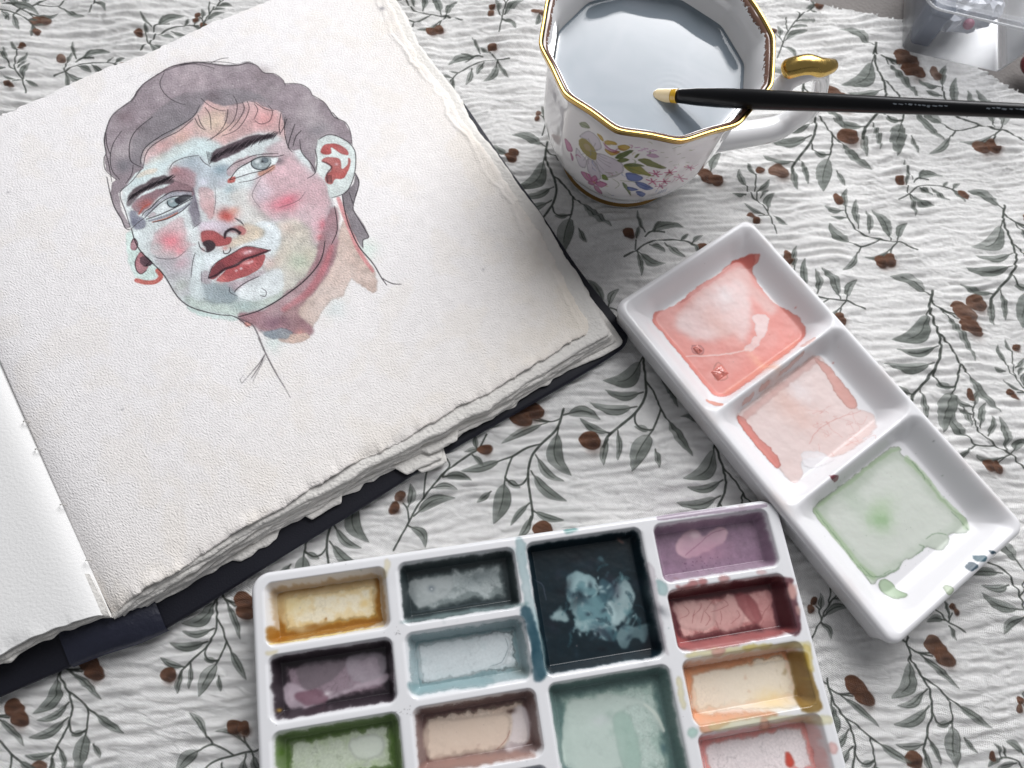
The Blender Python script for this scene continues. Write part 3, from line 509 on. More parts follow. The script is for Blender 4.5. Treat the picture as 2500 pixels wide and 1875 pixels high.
INKA = [[(345, 1400), (235, 1300), (222, 1180), (240, 1130), (222, 1000), (260, 830), (330, 720), (500, 590), (560, 490), (640, 410), (780, 320), (870, 265), (960, 233), (1150, 208), (1300, 222), (1450, 240), (1580, 235), (1680, 214), (1770, 245), (1840, 315), (1950, 328), (2030, 385), (2058, 445)],
  [(1530, 545), (1570, 640), (1530, 800), (1400, 920), (1260, 1000)], [(1620, 610), (1640, 680), (1580, 800), (1490, 900)], [(1670, 600), (1690, 680), (1640, 800), (1550, 900), (1410, 955)], [(1740, 625), (1777, 690), (1740, 785)], [(1750, 800), (1810, 832), (1900, 800), (1925, 700), (1880, 640)],
  [(1200, 570), (1280, 640), (1380, 690), (1470, 700)], [(1475, 680), (1460, 790), (1400, 900), (1290, 1000)], [(1240, 660), (1290, 740), (1305, 890)], [(1170, 740), (1200, 830), (1250, 890)], [(1140, 770), (1180, 850), (1240, 890)], [(830, 310), (785, 420), (830, 520), (930, 600), (1050, 640)],
  [(710, 760), (560, 880), (490, 990), (475, 1120), (500, 1220), (620, 1280)], [(1190, 640), (1120, 760), (950, 870), (800, 950), (650, 1060), (600, 1150), (590, 1240)], [(1120, 780), (980, 900), (820, 980), (690, 1070), (640, 1150), (620, 1260)], [(400, 900), (320, 1020), (285, 1150), (300, 1300), (380, 1400)],
  [(240, 930), (250, 1050), (290, 1160)], [(245, 1150), (270, 1250), (300, 1420)], [(600, 1290), (500, 1420), (380, 1520)], [(515, 1250), (500, 1350), (440, 1440)], [(750, 330), (960, 250), (1150, 225), (1340, 270)], [(1300, 215), (1400, 175), (1480, 165)], [(870, 260), (1100, 215), (1400, 205), (1560, 228)], [(1740, 610), (1850, 680), (1945, 700)],
  [(880, 1290), (930, 1220), (1050, 1170), (1180, 1150)], [(1190, 1165), (1230, 1220), (1300, 1265)]]
for q in INKA: S_(A, q, 7.5 if len(q) > 5 else 6)
ol = smooth(np.array(INKA[0], float), 5, False)
for k in range(22):
    i0 = rnd.randint(0, len(ol)-14); m_ = rnd.randint(7, 14); off = rnd.uniform(-14, 12); S_(A, [(x+off*.4+rnd.uniform(-2, 2), y+off) for x, y in ol[i0:i0+m_:2]], 3.5, al=.6)
for k in range(30):
    x, y = rnd.uniform(420, 1700), rnd.uniform(300, 620); g_ = -.75+.5*(x-400)/1300+rnd.uniform(-.2, .2); L0 = rnd.uniform(60, 170); S_(A, [(x, y), (x+L0*.5*math.cos(g_), y+L0*.5*math.sin(g_)-6), (x+L0*math.cos(g_+.2), y+L0*math.sin(g_+.2))], 3, al=.28)
for q in [[(810, 425), (960, 430), (1050, 478), (1085, 540)], [(1085, 540), (1200, 608), (1262, 690), (1310, 760), (1420, 815), (1472, 910), (1490, 1045)], [(960, 990), (980, 1120), (1080, 1240), (1112, 1330), (1035, 1385)], [(810, 765), (805, 920), (840, 1060), (882, 1115)], [(910, 835), (860, 980), (838, 1080)], [(975, 900), (920, 960), (890, 1060)],
          [(770, 720), (750, 850), (760, 940)], [(830, 780), (800, 860), (760, 930)], [(1150, 990), (1240, 943), (1330, 953), (1440, 1008), (1512, 1090), (1528, 1200), (1515, 1330), (1480, 1440), (1420, 1530), (1285, 1580)], [(1520, 1330), (1560, 1420), (1530, 1560)], [(1115, 1090), (1135, 1200), (1120, 1330)], [(1290, 715), (1350, 780)]]: S_(B_, q, 7.5)
for q, wd in (([(340, 1550), (480, 1510), (560, 1480), (700, 1405), (850, 1302), (1000, 1185), (1130, 1040), (1190, 920), (1215, 775)], 11), ([(1310, 420), (1335, 560), (1335, 680), (1280, 810)], 8), ([(1390, 300), (1408, 430), (1460, 620), (1560, 830), (1700, 1000), (1790, 1150), (1842, 1222)], 10), ([(1790, 1150), (1895, 1205), (1990, 1212)], 8),
          ([(1522, 85), (1560, 180), (1530, 300), (1500, 430), (1525, 500), (1640, 690), (1655, 740), (1600, 765), (1600, 850)], 7), ([(1460, 280), (1500, 400)], 5), ([(740, 440), (860, 400), (960, 350), (1020, 270)], 3), ([(570, 130), (500, 240), (480, 330), (560, 440)], 3), ([(300, 1300), (330, 1260), (430, 1190), (550, 1135)], 8), ([(560, 1330), (610, 1340), (620, 1290), (570, 1255)], 5), ([(250, 1250), (255, 1300), (330, 1340)], 5), ([(300, 540), (350, 580), (390, 610)], 6)): S_(D_, q, wd)
for q, wd in (([(500, 650), (540, 790), (600, 890), (720, 1010), (800, 1090), (860, 1170), (930, 1290), (1000, 1380), (1100, 1450), (1250, 1500), (1400, 1530), (1550, 1550), (1700, 1659)], 9), ([(250, 130), (285, 300), (330, 440), (400, 560), (440, 650), (495, 670)], 8), ([(385, 290), (390, 350), (440, 480), (490, 640)], 6), ([(420, 240), (380, 290)], 6), ([(720, 930), (800, 960), (950, 955), (1050, 880)], 4),
          ([(1145, 900), (1120, 1000), (1105, 1150)], 5), ([(1550, 545), (1600, 570), (1640, 620)], 6), ([(1120, 650), (1160, 620), (1200, 590)], 4), ([(1345, 230), (1350, 380), (1330, 500)], 3), ([(1180, 790), (1200, 850), (1270, 895)], 7), ([(1280, 1150), (1310, 1060), (1370, 990), (1530, 898), (1620, 843), (1700, 830), (1890, 868)], 6), ([(640, 540), (560, 600), (500, 660)], 5), ([(1210, 1090), (1215, 1200)], 3)): S_(C_, q, wd)
for q, wd in (([(640, 640), (780, 700), (830, 765), (880, 880), (920, 975), (1000, 1130), (1090, 1280)], 10), ([(850, 830), (900, 940), (990, 1110), (1040, 1200)], 5), ([(1090, 1280), (1140, 1370)], 4), ([(910, 980), (870, 1070), (790, 1195)], 8), ([(905, 1000), (820, 1110), (700, 1245)], 5), ([(915, 1010), (840, 1150), (800, 1230)], 4), ([(720, 1165), (690, 1210), (705, 1245)], 3), ([(800, 1130), (860, 1060), (905, 985)], 6)): PG.stroke(E_(q), wd*u*1.1, (56, 50, 54), .85, dry=.25)
cc = PG.pix([(200, 100), (1080, 100), (1080, 1000), (200, 1000)]); r0_, r1_, c0_, c1_ = PG.win(cc, 0); wz = PG.rgb[r0_:r1_, c0_:c1_]
wb = blur(wz, 2.4); aa = np.clip(PG.a[r0_:r1_, c0_:c1_], 0, 1)[..., None]; wz[:] = .45*wz+.55*blur(wz, 1.3)
hh, ww = wz.shape[:2]; wz *= 1+aa*(.022*nz(2, 0, 0, hh, ww, 4)+.028*nz(1, 0, 0, hh, ww, 8)+.02*nz(0, 0, 0, hh, ww, 2))[..., None]
for q, wd, colr, al, dry, k in INK: PG.stroke(q, wd, colr, al, dry=dry, **k)
for p in ((933, 20), (20, 470), (1180, 655), (300, 1000), (90, 1250)): PG.blob(p, .0007, (150, 148, 152), .5)
PG.blob((933, 19), .0016, (130, 128, 134), .6)

ga = math.radians(-24)
def grain(kx, ky):
    st = .0002; uu = kx*math.cos(ga)+ky*math.sin(ga); vv = -kx*math.sin(ga)+ky*math.cos(ga); k0 = st/.00125
    r = np.hypot(uu*1.75, vv*.8); return np.exp(-((r-k0)/(k0*.95))**2)+.35/np.maximum(np.hypot(kx, ky), st/.02)**.5*(np.hypot(kx, ky) < st/.0012)*.05
GI = grey_image('paper_grain', spec(1024, grain, 31)*.16+.5)
us = (PG.x1-PG.x0)/(1024*.0002), (PG.y1-PG.y0)/(1024*.0002)
paper = bump_image(mat('cold_press_paper', rough=.9, spec=.12, image=PG.image('portrait_page')), GI, .0003, us)
deckle = bump_noise(mat('deckle_paper', (.80, .775, .735), .95, spec=.1), 700, .0007, 1, 4)
plain = bump_noise(mat('smooth_page_paper', (.83, .825, .815), .92, spec=.1), 900, .00022, 1, 4)
leather = bump_noise(mat('navy_book_cloth', (.0065, .0068, .0125), .6, sheen=.12, sheen_tint=(.35, .4, .8), spec=.35), 1400, .0001, 1, 3)

def n1(seed, n, amps):
    """1-D ragged edge, n samples over a metre-long coordinate t (metres)"""
    r = np.random.RandomState(seed)
    def g(t):
        o = np.zeros_like(t)
        for wl, a in amps:
            m = int(1.2/wl)+4; v = r.randn(m); x = t/wl+2; i = np.clip(np.floor(x).astype(int), 0, m-2); f = x-i; f = f*f*(3-2*f)
            o += a*(v[i]*(1-f)+v[i+1]*f)
        return o
    return g
RAG = ((.03, .0007), (.011, .0005), (.004, .00035), (.0014, .00022))
def edgeZ(k): return n1(400+k, 0, ((.02, .0003), (.007, .00022), (.0025, .00012)))
book = empty('sketchbook', (*PA, 0)); bo = Vector((*PA, 0))
def bobj(name, me, m, par=None):
    if par is None: me.transform(Matrix.Translation(-bo))
    return obj(name, me, m, par or book)
def pageZ(P):
    d = (P-PA)@np.array([EU[0], EU[1]])  # distance from the gutter
    d2 = (P-PA)@np.array([-EU[1], EU[0]])
    return -.0042*np.exp(-(np.clip(d, 0, 1)/.007)**1.1)+.0007*np.sin(d*22+d2*9)*ss(d, .01, .08)-.0012*ss(d, .17, .24)
# the top sheet: a full grid with ragged edges and a skirt of real thickness
nu, nv = 420, 380
uu = np.linspace(0, 1, nu); vv = np.linspace(0, 1, nv); U, Vv = np.meshgrid(uu, vv)
bot = W([(262, 1502), (312, 1468), (380, 1426), (460, 1375), (515, 1342), (561, 1310), (692, 1232), (800, 1172), (900, 1112), (969, 1083), (1019, 1051), (1077, 1022), (1117, 993), (1178, 968), (1240, 926), (1294, 892), (1366, 845), (1395, 830), (1430, 811), (1441, 796)], PZ)
rig = W([(1441, 796), (1436, 772), (1411, 730), (1358, 640), (1310, 556), (1237, 447), (1189, 375), (1122, 287), (1093, 225), (1035, 156), (992, 94), (963, 31)], PZ); rig = np.vstack([rig, PC])
def resample(P, s):
    l = np.r_[0, np.cumsum(np.hypot(*np.diff(P, axis=0).T))]; return np.stack([np.interp(s*l[-1], l, P[:, i]) for i in (0, 1)], 1), s*l[-1]
eb, tb = resample(bot, uu); er, tr = resample(rig, vv); et = PD+(rig[-1]-PD)*uu[:, None]; el = PA+(PD-PA)*vv[:, None]
nb = np.array([EU[1], -EU[0]]); nr_ = np.array([EV[1], -EV[0]])
wdw = np.minimum(1, np.minimum(uu, 1-uu)*60)[:, None]; wdv = np.minimum(1, np.minimum(vv, 1-vv)*60)[:, None]
rb = n1(51, 0, RAG[1:])(tb)[:, None]*.8; rr_ = n1(52, 0, RAG)(tr)[:, None]
eb = eb+nb*rb*wdw; er = er+nr_*rr_*wdv; et = et+(-nb)*n1(53, 0, RAG)(tb)[:, None]*.9*wdw
Bm, Tm, Lm, Rm = eb[None], et[None], el[:, None], er[:, None]; u3, v3 = U[..., None], Vv[..., None]
P = (1-v3)*Bm+v3*Tm+(1-u3)*Lm+u3*Rm-((1-u3)*(1-v3)*eb[0]+u3*(1-v3)*eb[-1]+(1-u3)*v3*et[0]+u3*v3*et[-1])
db_ = Vv*.25; dr_ = (1-U)*.238; dt_ = (1-Vv)*.25
ez = edgeZ(0)(tb)[None]*np.exp(-(db_/.004)**2)*1.5+edgeZ(1)(tr)[:, None]*np.exp(-(dr_/.004)**2)*1.2-.0004*np.exp(-(db_/.0012)**2)-.0004*np.exp(-(dr_/.0012)**2)
Zp = PZ+pageZ(P)+ez
# raised fibrous ridge a few millimetres in from the right edge
Zp += .0005*np.exp(-((dr_-.005+n1(77, 0, ((.02, .001), (.005, .0006)))(tr)[:, None])/.0009)**2)*(.4+.6*np.sin(tr*60)[:, None]**2)
top = np.concatenate([P, Zp[..., None]], -1); V = top.reshape(-1, 3); Fq = gridF(nv, nu)
idx = np.arange(nu*nv).reshape(nv, nu); loop = np.concatenate([idx[0], idx[1:, -1], idx[-1, -2::-1], idx[-2:0:-1, 0]])
sk = V[loop].copy(); sk[:, 2] -= .0009; nS = len(loop); base = len(V); V = np.vstack([V, sk])
i = np.arange(nS); j = (i+1) % nS; Fs = np.stack([loop[i], base+i, base+j, loop[j]], 1)
pg = bobj('page', mesh('page', V, np.vstack([Fq, Fs]), PG.uv(V[:, 0], V[:, 1])), paper)
tag(pg, 'rough page with the watercolour and ink portrait of a dark haired young person')
# sheets below: each a ragged L-shaped border of its own
def under_sheet(k, ob, orr, z, thick, seed, bumps=(), m=deckle, name='page'):
    c = np.vstack([bot[:-1], W([(1446, 798)], PZ), rig[2:]]); s = np.linspace(0, 1, 1300); Q, t = resample(c, s)
    Lb = np.hypot(*np.diff(bot, axis=0).T).sum(); wr = ss(t, Lb-.004, Lb+.004)[:, None]; nn = nb*(1-ss(t, Lb-.001, Lb+.006))[:, None]+nr_*ss(t, Lb-.006, Lb+.001)[:, None]
    o = (ob(t/Lb)*(1-wr[:, 0])+orr(t)*wr[:, 0])+n1(seed, 0, RAG[:3])(t)*(.6+.05*k)
    for c0, w0, a0 in bumps: o += a0*ss(1-np.abs(t-c0)/w0, 0, .35)
    o += .004*np.exp(-((t-Lb)/.006)**2)*0
    zz = edgeZ(seed)(t)*.6; rows = []
    for dd, dz in ((-.030, 0), (-.012, 0), (-.006, 0), (-.003, .3), (-.0012, .8), (0, 1), (0, 1.01), (-.004, 1.02)):
        q = Q+nn*(o+dd)[:, None]; zc = z+pageZ(q)*.8+zz*min(dz, 1)-(thick if dz > 1 else 0)-(.0003 if dd == 0 else 0)
        rows.append(np.concatenate([q, zc[:, None]], 1))
    return bobj(name, mesh(name, np.stack(rows), gridF(len(rows), len(s))[:, ::-1]), m)
NSH = 9; ZS = np.linspace(.0122, .0046, NSH); I9 = lambda a: np.interp(np.linspace(0, 5, NSH), range(6), a)
for k, (z, b0, b1, ro) in enumerate(zip(ZS, I9((.0012, .0018, .0022, .0030, .0035, .0040)), I9((.0062, .0068, .0078, .0088, .0094, .0100)), I9((.0050, .0054, .0060, .0066, .0070, .0070)))):
    bum = () if k < 5 else (((.150, .010, .0035),) if k == 5 else ((.138, .012, .005), (.092, .010, .004)) if k == 7 else () if k == 6 else ((.142, .009, .007), (.06, .012, .003)))
    o = under_sheet(k, lambda t, b0=b0, b1=b1: b0+(b1-b0)*np.clip(t*1.25, 0, 1), lambda t, ro=ro: ro+.0030*np.exp(-np.maximum(t-.236, 0)/.045), z, .0004, 60+k, bum)
    if k > 2: o.data.materials[0] = deckle
# block of page bodies under the sheets so nothing floats
inn = np.array([PA+EU*.002+EV*.006, PB-EU*.012+EV*.012, PC-EU*.012-EV*.006, PD+EU*.002-EV*.006])
def prism(Pp, z0, z1):
    n = len(Pp); V = [(*p, z0) for p in Pp]+[(*p, z1) for p in Pp]; return V, [tuple(range(n, 2*n)), tuple(range(n-1, -1, -1))]+[(i, (i+1) % n, n+(i+1) % n, n+i) for i in range(n)]
V, Fp = prism(inn, .0036, .0085); bobj('page_block', mesh('page_block', V, Fp, smooth_=False), deckle)
# left hand page
lb = W([(262, 1502), (236, 1503), (200, 1516), (143, 1532), (100, 1550), (76, 1561), (35, 1582), (0, 1599), (-80, 1640), (-200, 1700), (-420, 1815)], PZ)
nl = 260; ul = np.linspace(0, 1, nl); lbo, tl = resample(lb, ul); lbo = lbo+nb*(n1(90, 0, RAG[:3])(tl)*.75)[:, None]*np.minimum(1, ul*20)[:, None]
gv = PD-PA; rows = []; vs = np.linspace(0, 1, 160)**1.6
for v in vs:
    q = lbo+gv*v; d = tl; z = PZ+.0006-.0046*np.exp(-(d/.0045)**1.2)+.0012*np.sin(d*30)*ss(d, .005, .05)+edgeZ(91)(tl)*.8*np.exp(-((v*.25)/.004)**2)
    if v == 0: z = z-.0003
    rows.append(np.concatenate([q, z[:, None]], 1))
sk = rows[0].copy(); sk[:, 2] -= .0009; rows = [sk]+rows
tag(bobj('page', mesh('page', np.stack(rows), gridF(len(rows), nl)[:, ::-1]), plain), 'blank smoother left hand page')
for k in range(2):
    e = lbo+nb*(n1(95+k, 0, RAG[:3])(tl)*.8+.0009*(k+1)+.0010*ul)[:, None]; rr = []
    zz = PZ-.0010-.0012*(k+1)+edgeZ(96+k)(tl)*.7
    for dd, dz in ((.02, 0), (.004, 0), (.0015, 0), (0, -.0003), (0, -.0011), (.004, -.0011)): rr.append(np.concatenate([e-nb*dd, (zz+dz)[:, None]], 1))
    bobj('page', mesh('page', np.stack(rr), gridF(len(rr), nl)), deckle)
lblk = np.array([PA+EV*.008-EU*.003, lbo[-1]+EV*.008, lbo[-1]+gv, PA+gv-EU*.003]); V, Fp = prism(lblk, .0036, .0095); bobj('page_block', mesh('page_block', V, Fp, smooth_=False), deckle)
# covers with softly rounded edges
def slab(P, z0, z1, r, m, name):
    P = np.asarray(P); n = len(P); c = P.mean(0); V = []; 
    T = np.roll(P, -1, 0)-np.roll(P, 1, 0); T /= np.linalg.norm(T, axis=1)[:, None]; Nn = np.stack([T[:, 1], -T[:, 0]], 1)
    if ((P-c)*Nn).sum() < 0: Nn = -Nn
    prof = [(-r, z0), (-r*.3, z0+r*.3), (0, z0+r), (0, z1-r), (-r*.3, z1-r*.3), (-r, z1)]
    V = np.concatenate([np.concatenate([P+Nn*d, np.full((n, 1), z)], 1) for d, z in prof]); F = [tuple(f) for f in gridF(len(prof), n, True)]+[tuple(range(n-1, -1, -1)), tuple(range(5*n, 6*n))]
    return bobj(name, mesh(name, V, F), m)
cr = smooth(W([(1155, 280), (1237, 400), (1310, 501), (1411, 651), (1490, 752), (1522, 792), (1533, 815), (1529, 838), (1508, 858), (1450, 896), (1377, 940), (1261, 1007), (1102, 1098), (900, 1228), (692, 1356), (553, 1444), (401, 1536)], .0036), 4, False)
fu = (cr[0]-cr[20]); fu /= np.linalg.norm(fu)
cov = np.vstack([[PD+EU*.004], [PC-EU*.004+EV*.002], [cr[0]+fu*.02], cr, [PA-nb*-.012-EU*.001]])
tag(slab(cov, .0006, .0038, .0012, leather, 'cover'), 'navy back cover showing past the page edges')
lc = W([(330, 1572), (236, 1600), (120, 1648), (0, 1700), (-200, 1790), (-420, 1890)], .0036); lcov = np.vstack([lc, [lc[-1]+gv*1.05], [PD-EU*.006]])
tag(slab(lcov, .0002, .0034, .0012, leather, 'cover'), 'navy front cover under the left hand pages')
sp = W([(405, 1532), (330, 1566), (240, 1594), (170, 1622)], .004); rows = []
for t in np.linspace(0, 1, 24):
    q, _ = resample(sp, np.array([t])); hgt = .0042+.0024*math.sin(math.pi*t)**.7; rows.append([(*(q[0]+nb*.0012), .0008), (*(q[0]+nb*.0010), hgt*.7), (*q[0], hgt), (*(q[0]+EV*.01), hgt+.0006), (*(q[0]+EV*.05), hgt), (*(q[0]+EV*.24), hgt)])
bobj('spine', mesh('spine', np.array(rows), gridF(24, 6)), bump_noise(mat('worn_navy_spine_sheen', (.011, .0125, .026), .5, sheen=.3, sheen_tint=(.5, .55, .9), spec=.45), 260, .0006, 1, 4))  # lighter, bluer base colour paints in the blue sheen on the spine
thr = mat('binding_thread', (.55, .53, .5), .9)
for p in ((58, 1028), (87, 1096), (148, 1232), (211, 1368)):
    q = W([p], PZ)[0]; tt = np.linspace(0, 1, 9)[:, None]; a = q-EU*.0010+EV*.0008; b2 = q+EU*.0012-EV*.0006
    Pn = np.concatenate([a+(b2-a)*tt, PZ-.0022+.0020*np.sin(np.pi*tt)], 1); V, Fp = tube(Pn, .00022, 8); bobj('thread', mesh('thread', V, Fp), thr)
tag(book, 'open navy sketchbook with ragged deckle edges and a watercolour portrait on its right page', 'sketchbook')
# ------------------------------------------------------------------ porcelain trays
def sd_rr(x, y, x0, x1, y0, y1, r):
    cx, cy, hx, hy = (x0+x1)/2, (y0+y1)/2, (x1-x0)/2-r, (y1-y0)/2-r
    qx, qy = np.abs(x-cx)-hx, np.abs(y-cy)-hy
    return np.hypot(np.maximum(qx, 0), np.maximum(qy, 0))+np.minimum(np.maximum(qx, qy), 0)-r
def tray(name, L, D, rc, zr, wells, rim_r, lines, base, m, drop=0.0, foot=1.2):
    """all in mm; wells: dict(x0,x1,y0,y1,z,wall,r | floor rect) ; returns height function and grid"""
    xs, ys = lines
    X, Y = np.meshgrid(xs, ys); d = -sd_rr(X, Y, 0, L, 0, D, rc)
    def H(X, Y):
        d = -sd_rr(X, Y, 0, L, 0, D, rc); dd = np.clip(d, 0, rim_r)
        z = zr-rim_r+np.sqrt(np.maximum(rim_r**2-(rim_r-dd)**2, 0))-drop*ss(d, 5, 14)
        for q in wells: z = np.minimum(z, q['f'](X, Y, z))
        return z
    Zz = H(X, Y); out = d < 0
    # snap the ring of outside vertices to the contour
    cx, cy = L/2, D/2; hx, hy = L/2-rc, D/2-rc; qx = np.clip(X-cx, -hx, hx)+cx; qy = np.clip(Y-cy, -hy, hy)+cy
    vx, vy = X-qx, Y-qy; n = np.hypot(vx, vy)+1e-9; Xs = np.where(out, qx+vx/n*rc, X); Ys = np.where(out, qy+vy/n*rc, Y)
    Zz = np.where(out, zr-rim_r, Zz); F = gridF(len(ys), len(xs)); F = F[~out.ravel()[F].all(1)]
    V = np.stack([Xs, Ys, Zz], -1).reshape(-1, 3)
    th = np.linspace(0, 2*np.pi, 721)[:-1]; cs, sn = np.cos(th), np.sin(th)
    ex = np.sign(cs)*(np.abs(cs) > 1e-9)
    # contour: rounded rectangle traced by its corners
    C = []
    for (ax, ay, a0) in ((L-rc, D-rc, 0), (rc, D-rc, 90), (rc, rc, 180), (L-rc, rc, 270)):
        a = np.radians(np.linspace(a0, a0+90, 24)); C.append(np.stack([ax+rc*np.cos(a), ay+rc*np.sin(a), np.cos(a), np.sin(a)], 1))
    C = np.concatenate(C); rows = []
    for zz, ins in ((zr-rim_r, -.02), (zr-rim_r-1, .05), (zr*.5, .7*foot), (2.0, foot), (.9, foot+.5), (.4, foot+1.6), (.4, foot+6)): rows.append(np.stack([C[:, 0]-C[:, 2]*ins, C[:, 1]-C[:, 3]*ins, np.full(len(C), zz)], 1))
    V2 = np.concatenate(rows); F2 = gridF(len(rows), len(C), True)+len(V)
    return V, F, np.vstack([V, V2]), np.vstack([F, F2[:, ::-1]]), (X, Y, Zz, out)
def axis(L, step, edges, fine, reach):
    a = list(np.arange(-.6, L+.61, step))
    for e, s in edges: a += list(np.arange(e-.6*s if s > 0 else e-reach, e+reach if s > 0 else e+.6, fine))
    a += list(np.arange(-.3, 3.2, fine))+list(L-np.arange(-.3, 3.2, fine)); a = np.unique(np.round(a, 3)); k = [a[0]]
    for v in a[1:]:
        if v-k[-1] >= fine*.7 and -.7 <= v <= L+.7: k.append(v)
    return np.array(k)
def local(p, O, ex, ey, z): return np.stack([(W(p, z)-O)@ex, (W(p, z)-O)@ey], 1)*1000
def patch(V, F, cv, rect, thr, dz, name, mt, parent, label=None, pad=0):
    c = V[F].mean(1); r = ((c[:, 1]-cv.y0)/cv.res).astype(int).clip(0, cv.h-1); q = ((c[:, 0]-cv.x0)/cv.res).astype(int).clip(0, cv.w-1)
    k = (c[:, 0] > rect[0]-pad) & (c[:, 0] < rect[1]+pad) & (c[:, 1] > rect[2]-pad) & (c[:, 1] < rect[3]+pad) & (cv.a[r, q] > thr)
    f = F[k]
    if not len(f): return None
    us_ = np.unique(f); mp_ = np.zeros(len(V), int); mp_[us_] = np.arange(len(us_)); v = V[us_].copy(); v[:, 2] += dz
    o = obj(name, mesh(name, v*.001, mp_[f], cv.uv(v[:, 0], v[:, 1])), mt, parent); tag(o, label); return o
def glaze(name, im, rough=.1, bump=.00005, coat=.6, sp=.4):
    m = mat(name, rough=rough, image=im, coat=coat, spec=sp); bump_noise(m, 130, bump, 1, 2); return m

# ---- the large palette of rectangular wells
TA = math.radians(21.0); tex, tey = np.array([math.cos(TA), math.sin(TA)]), np.array([math.sin(TA), -math.cos(TA)])
TO = W([(611, 1402)], .014)[0]; TL, TD = 228.5, 174.0
PT = Canvas(-2, -2, 231, 176, .15, (236, 236, 238))
RIM = lambda p: local(p, TO, tex, tey, .0138); FLR = lambda p: local(p, TO, tex, tey, .0055)
wells = []
def add_well(x0, x1, y0, y1, **k): wells.append(dict(x0=x0, x1=x1, y0=y0, y1=y1, **k))
for k in range(6):
    add_well(5.5, 54, 4.8+28.2*k, 29.2+28.2*k); add_well(59.5, 108.5, 4.6+28.2*k, 29.0+28.2*k); add_well(170.5, 222.5, 4.0+28.2*k, 28.6+28.2*k)
for k in range(3): add_well(114, 164.5, 4.0+56.6*k, 57.2+56.6*k)
def wf(q, wall, zf, r, lip=.0):
    def f(X, Y, z0):
        d = -sd_rr(X, Y, q['x0'], q['x1'], q['y0'], q['y1'], r)
        s = np.clip((d+.9)/(wall+.9), 0, 1); S = s*s*(3-2*s); S = .45*S+.55*np.clip(s*1.25-.12, 0, 1)
        return z0+(zf-z0)*np.clip(S, 0, 1)
    return f
for q in wells: q['f'] = wf(q, 3.6, 5.0, 3.2); q['wall'] = 3.6; q['floor'] = (q['x0']+3.2, q['x1']-3.2, q['y0']+3.2, q['y1']-3.2)
def well_paint(cv, q, edge, centre, mid=None, ring=2.2, wall=.75, seed=0, mott=.5, dark=.75, up=.8, line=.5, full=False, sides=(1, 1, 1, 1)):
    x0, x1, y0, y1 = q['floor']; w_ = q['wall']+.6
    c0, c1 = int((q['x0']-.5-cv.x0)/cv.res), int((q['x1']+.5-cv.x0)/cv.res); r0, r1 = int((q['y0']-.5-cv.y0)/cv.res), int((q['y1']+.5-cv.y0)/cv.res)
    c0, r0 = max(c0, 0), max(r0, 0); c1, r1 = min(c1, cv.w), min(r1, cv.h)
    if r1 <= r0 or c1 <= c0: return
    yy, xx = np.mgrid[r0:r1, c0:c1]; X, Y = cv.x0+(xx+.5)*cv.res, cv.y0+(yy+.5)*cv.res; h, w2 = X.shape
    na, nb_, nc = nz(1, r0, c0, h, w2, seed), nz(0, r0, c0, h, w2, seed+3), nz(2, r0, c0, h, w2, seed+5)
    big = 1e3
    ds = [X-x0+(0 if sides[0] else big), x1-X+(0 if sides[1] else big), Y-y0+(0 if sides[2] else big), y1-Y+(0 if sides[3] else big)]
    d = np.minimum(np.minimum(ds[0]/max(sides[0], .01), ds[1]/max(sides[1], .01)), np.minimum(ds[2]/max(sides[2], .01), ds[3]/max(sides[3], .01))); dr = -sd_rr(X, Y, x0, x1, y0, y1, 1.5)
    dd = np.where(np.array(sides).min() >= 1, dr, d); dn = dd+.34*na+.08*nb_
    E, Cc = np.array(edge, np.float32)/255, np.array(centre, np.float32)/255; Md = np.array(mid if mid is not None else (np.array(edge)*.35+np.array(centre)*.65), np.float32)/255
    t = ss(dn, ring*.4, ring*1.4)[..., None]; m2 = np.clip(ss(dn+1.0*nb_, ring, ring*2.4)+.30*na+.03*nc, 0, 1)[..., None]*mott+(1-mott)*ss(dn, ring, ring*1.6)[..., None]
    c = E*(1-t)+(Md*(1-m2)+Cc*m2)*t; c = c*(1+.025*nc[..., None])
    ln = np.exp(-((dn-ring*1.02)/.28)**2)*line; c = c*(1-ln[..., None]*.45)
    iso = np.exp(-((nb_-.35)/.05)**2)*.13*t[..., 0]; c = c*(1-iso[..., None])
    if full: c = E*(1+.03*na[..., None]+.015*nc[..., None])
    # paint on the walls thins out upwards
    out = -dr; wl = np.clip(1-out/(w_*up)+.12*na+.02*nc, 0, 1); al = np.where(out > 0, wall*ss(wl, .0, .55), 1.0)
    do = -sd_rr(X, Y, q['x0'], q['x1'], q['y0'], q['y1'], 3.0); al = al*ss(do, .1, 1.0)
    V = cv.rgb[r0:r1, c0:c1]; V[:] = V*(1-al[..., None])+np.clip(c, 0, 1)*al[..., None]; cv.a[r0:r1, c0:c1] = np.maximum(cv.a[r0:r1, c0:c1], al)
wi = {}
for k in range(6): wi['a%d' % k], wi['b%d' % k], wi['d%d' % k] = wells[3*k], wells[3*k+1], wells[3*k+2]
for k in range(3): wi['c%d' % k] = wells[18+k]
wp = lambda n, *a, **k: well_paint(PT, wi[n], *a, **k)
wp('a0', (152, 102, 34), (238, 230, 205), (216, 178, 100), ring=2.9, wall=.4, seed=1, up=.6, mott=.8)
wp('b0', (44, 54, 56), (172, 180, 180), (122, 132, 132), ring=2.6, wall=.95, seed=2, mott=.9, line=.2, up=1.25)
wp('a1', (42, 34, 40), (152, 134, 144), (124, 106, 116), ring=2.6, wall=.95, seed=3, mott=.8, up=1.2)
wp('b1', (128, 152, 156), (216, 222, 224), (188, 202, 204), ring=1.8, wall=.7, seed=4, line=.8, up=1.1)
wp('a2', (86, 112, 56), (200, 208, 190), (172, 188, 150), ring=1.9, wall=.8, seed=5, line=.5, up=1.1)
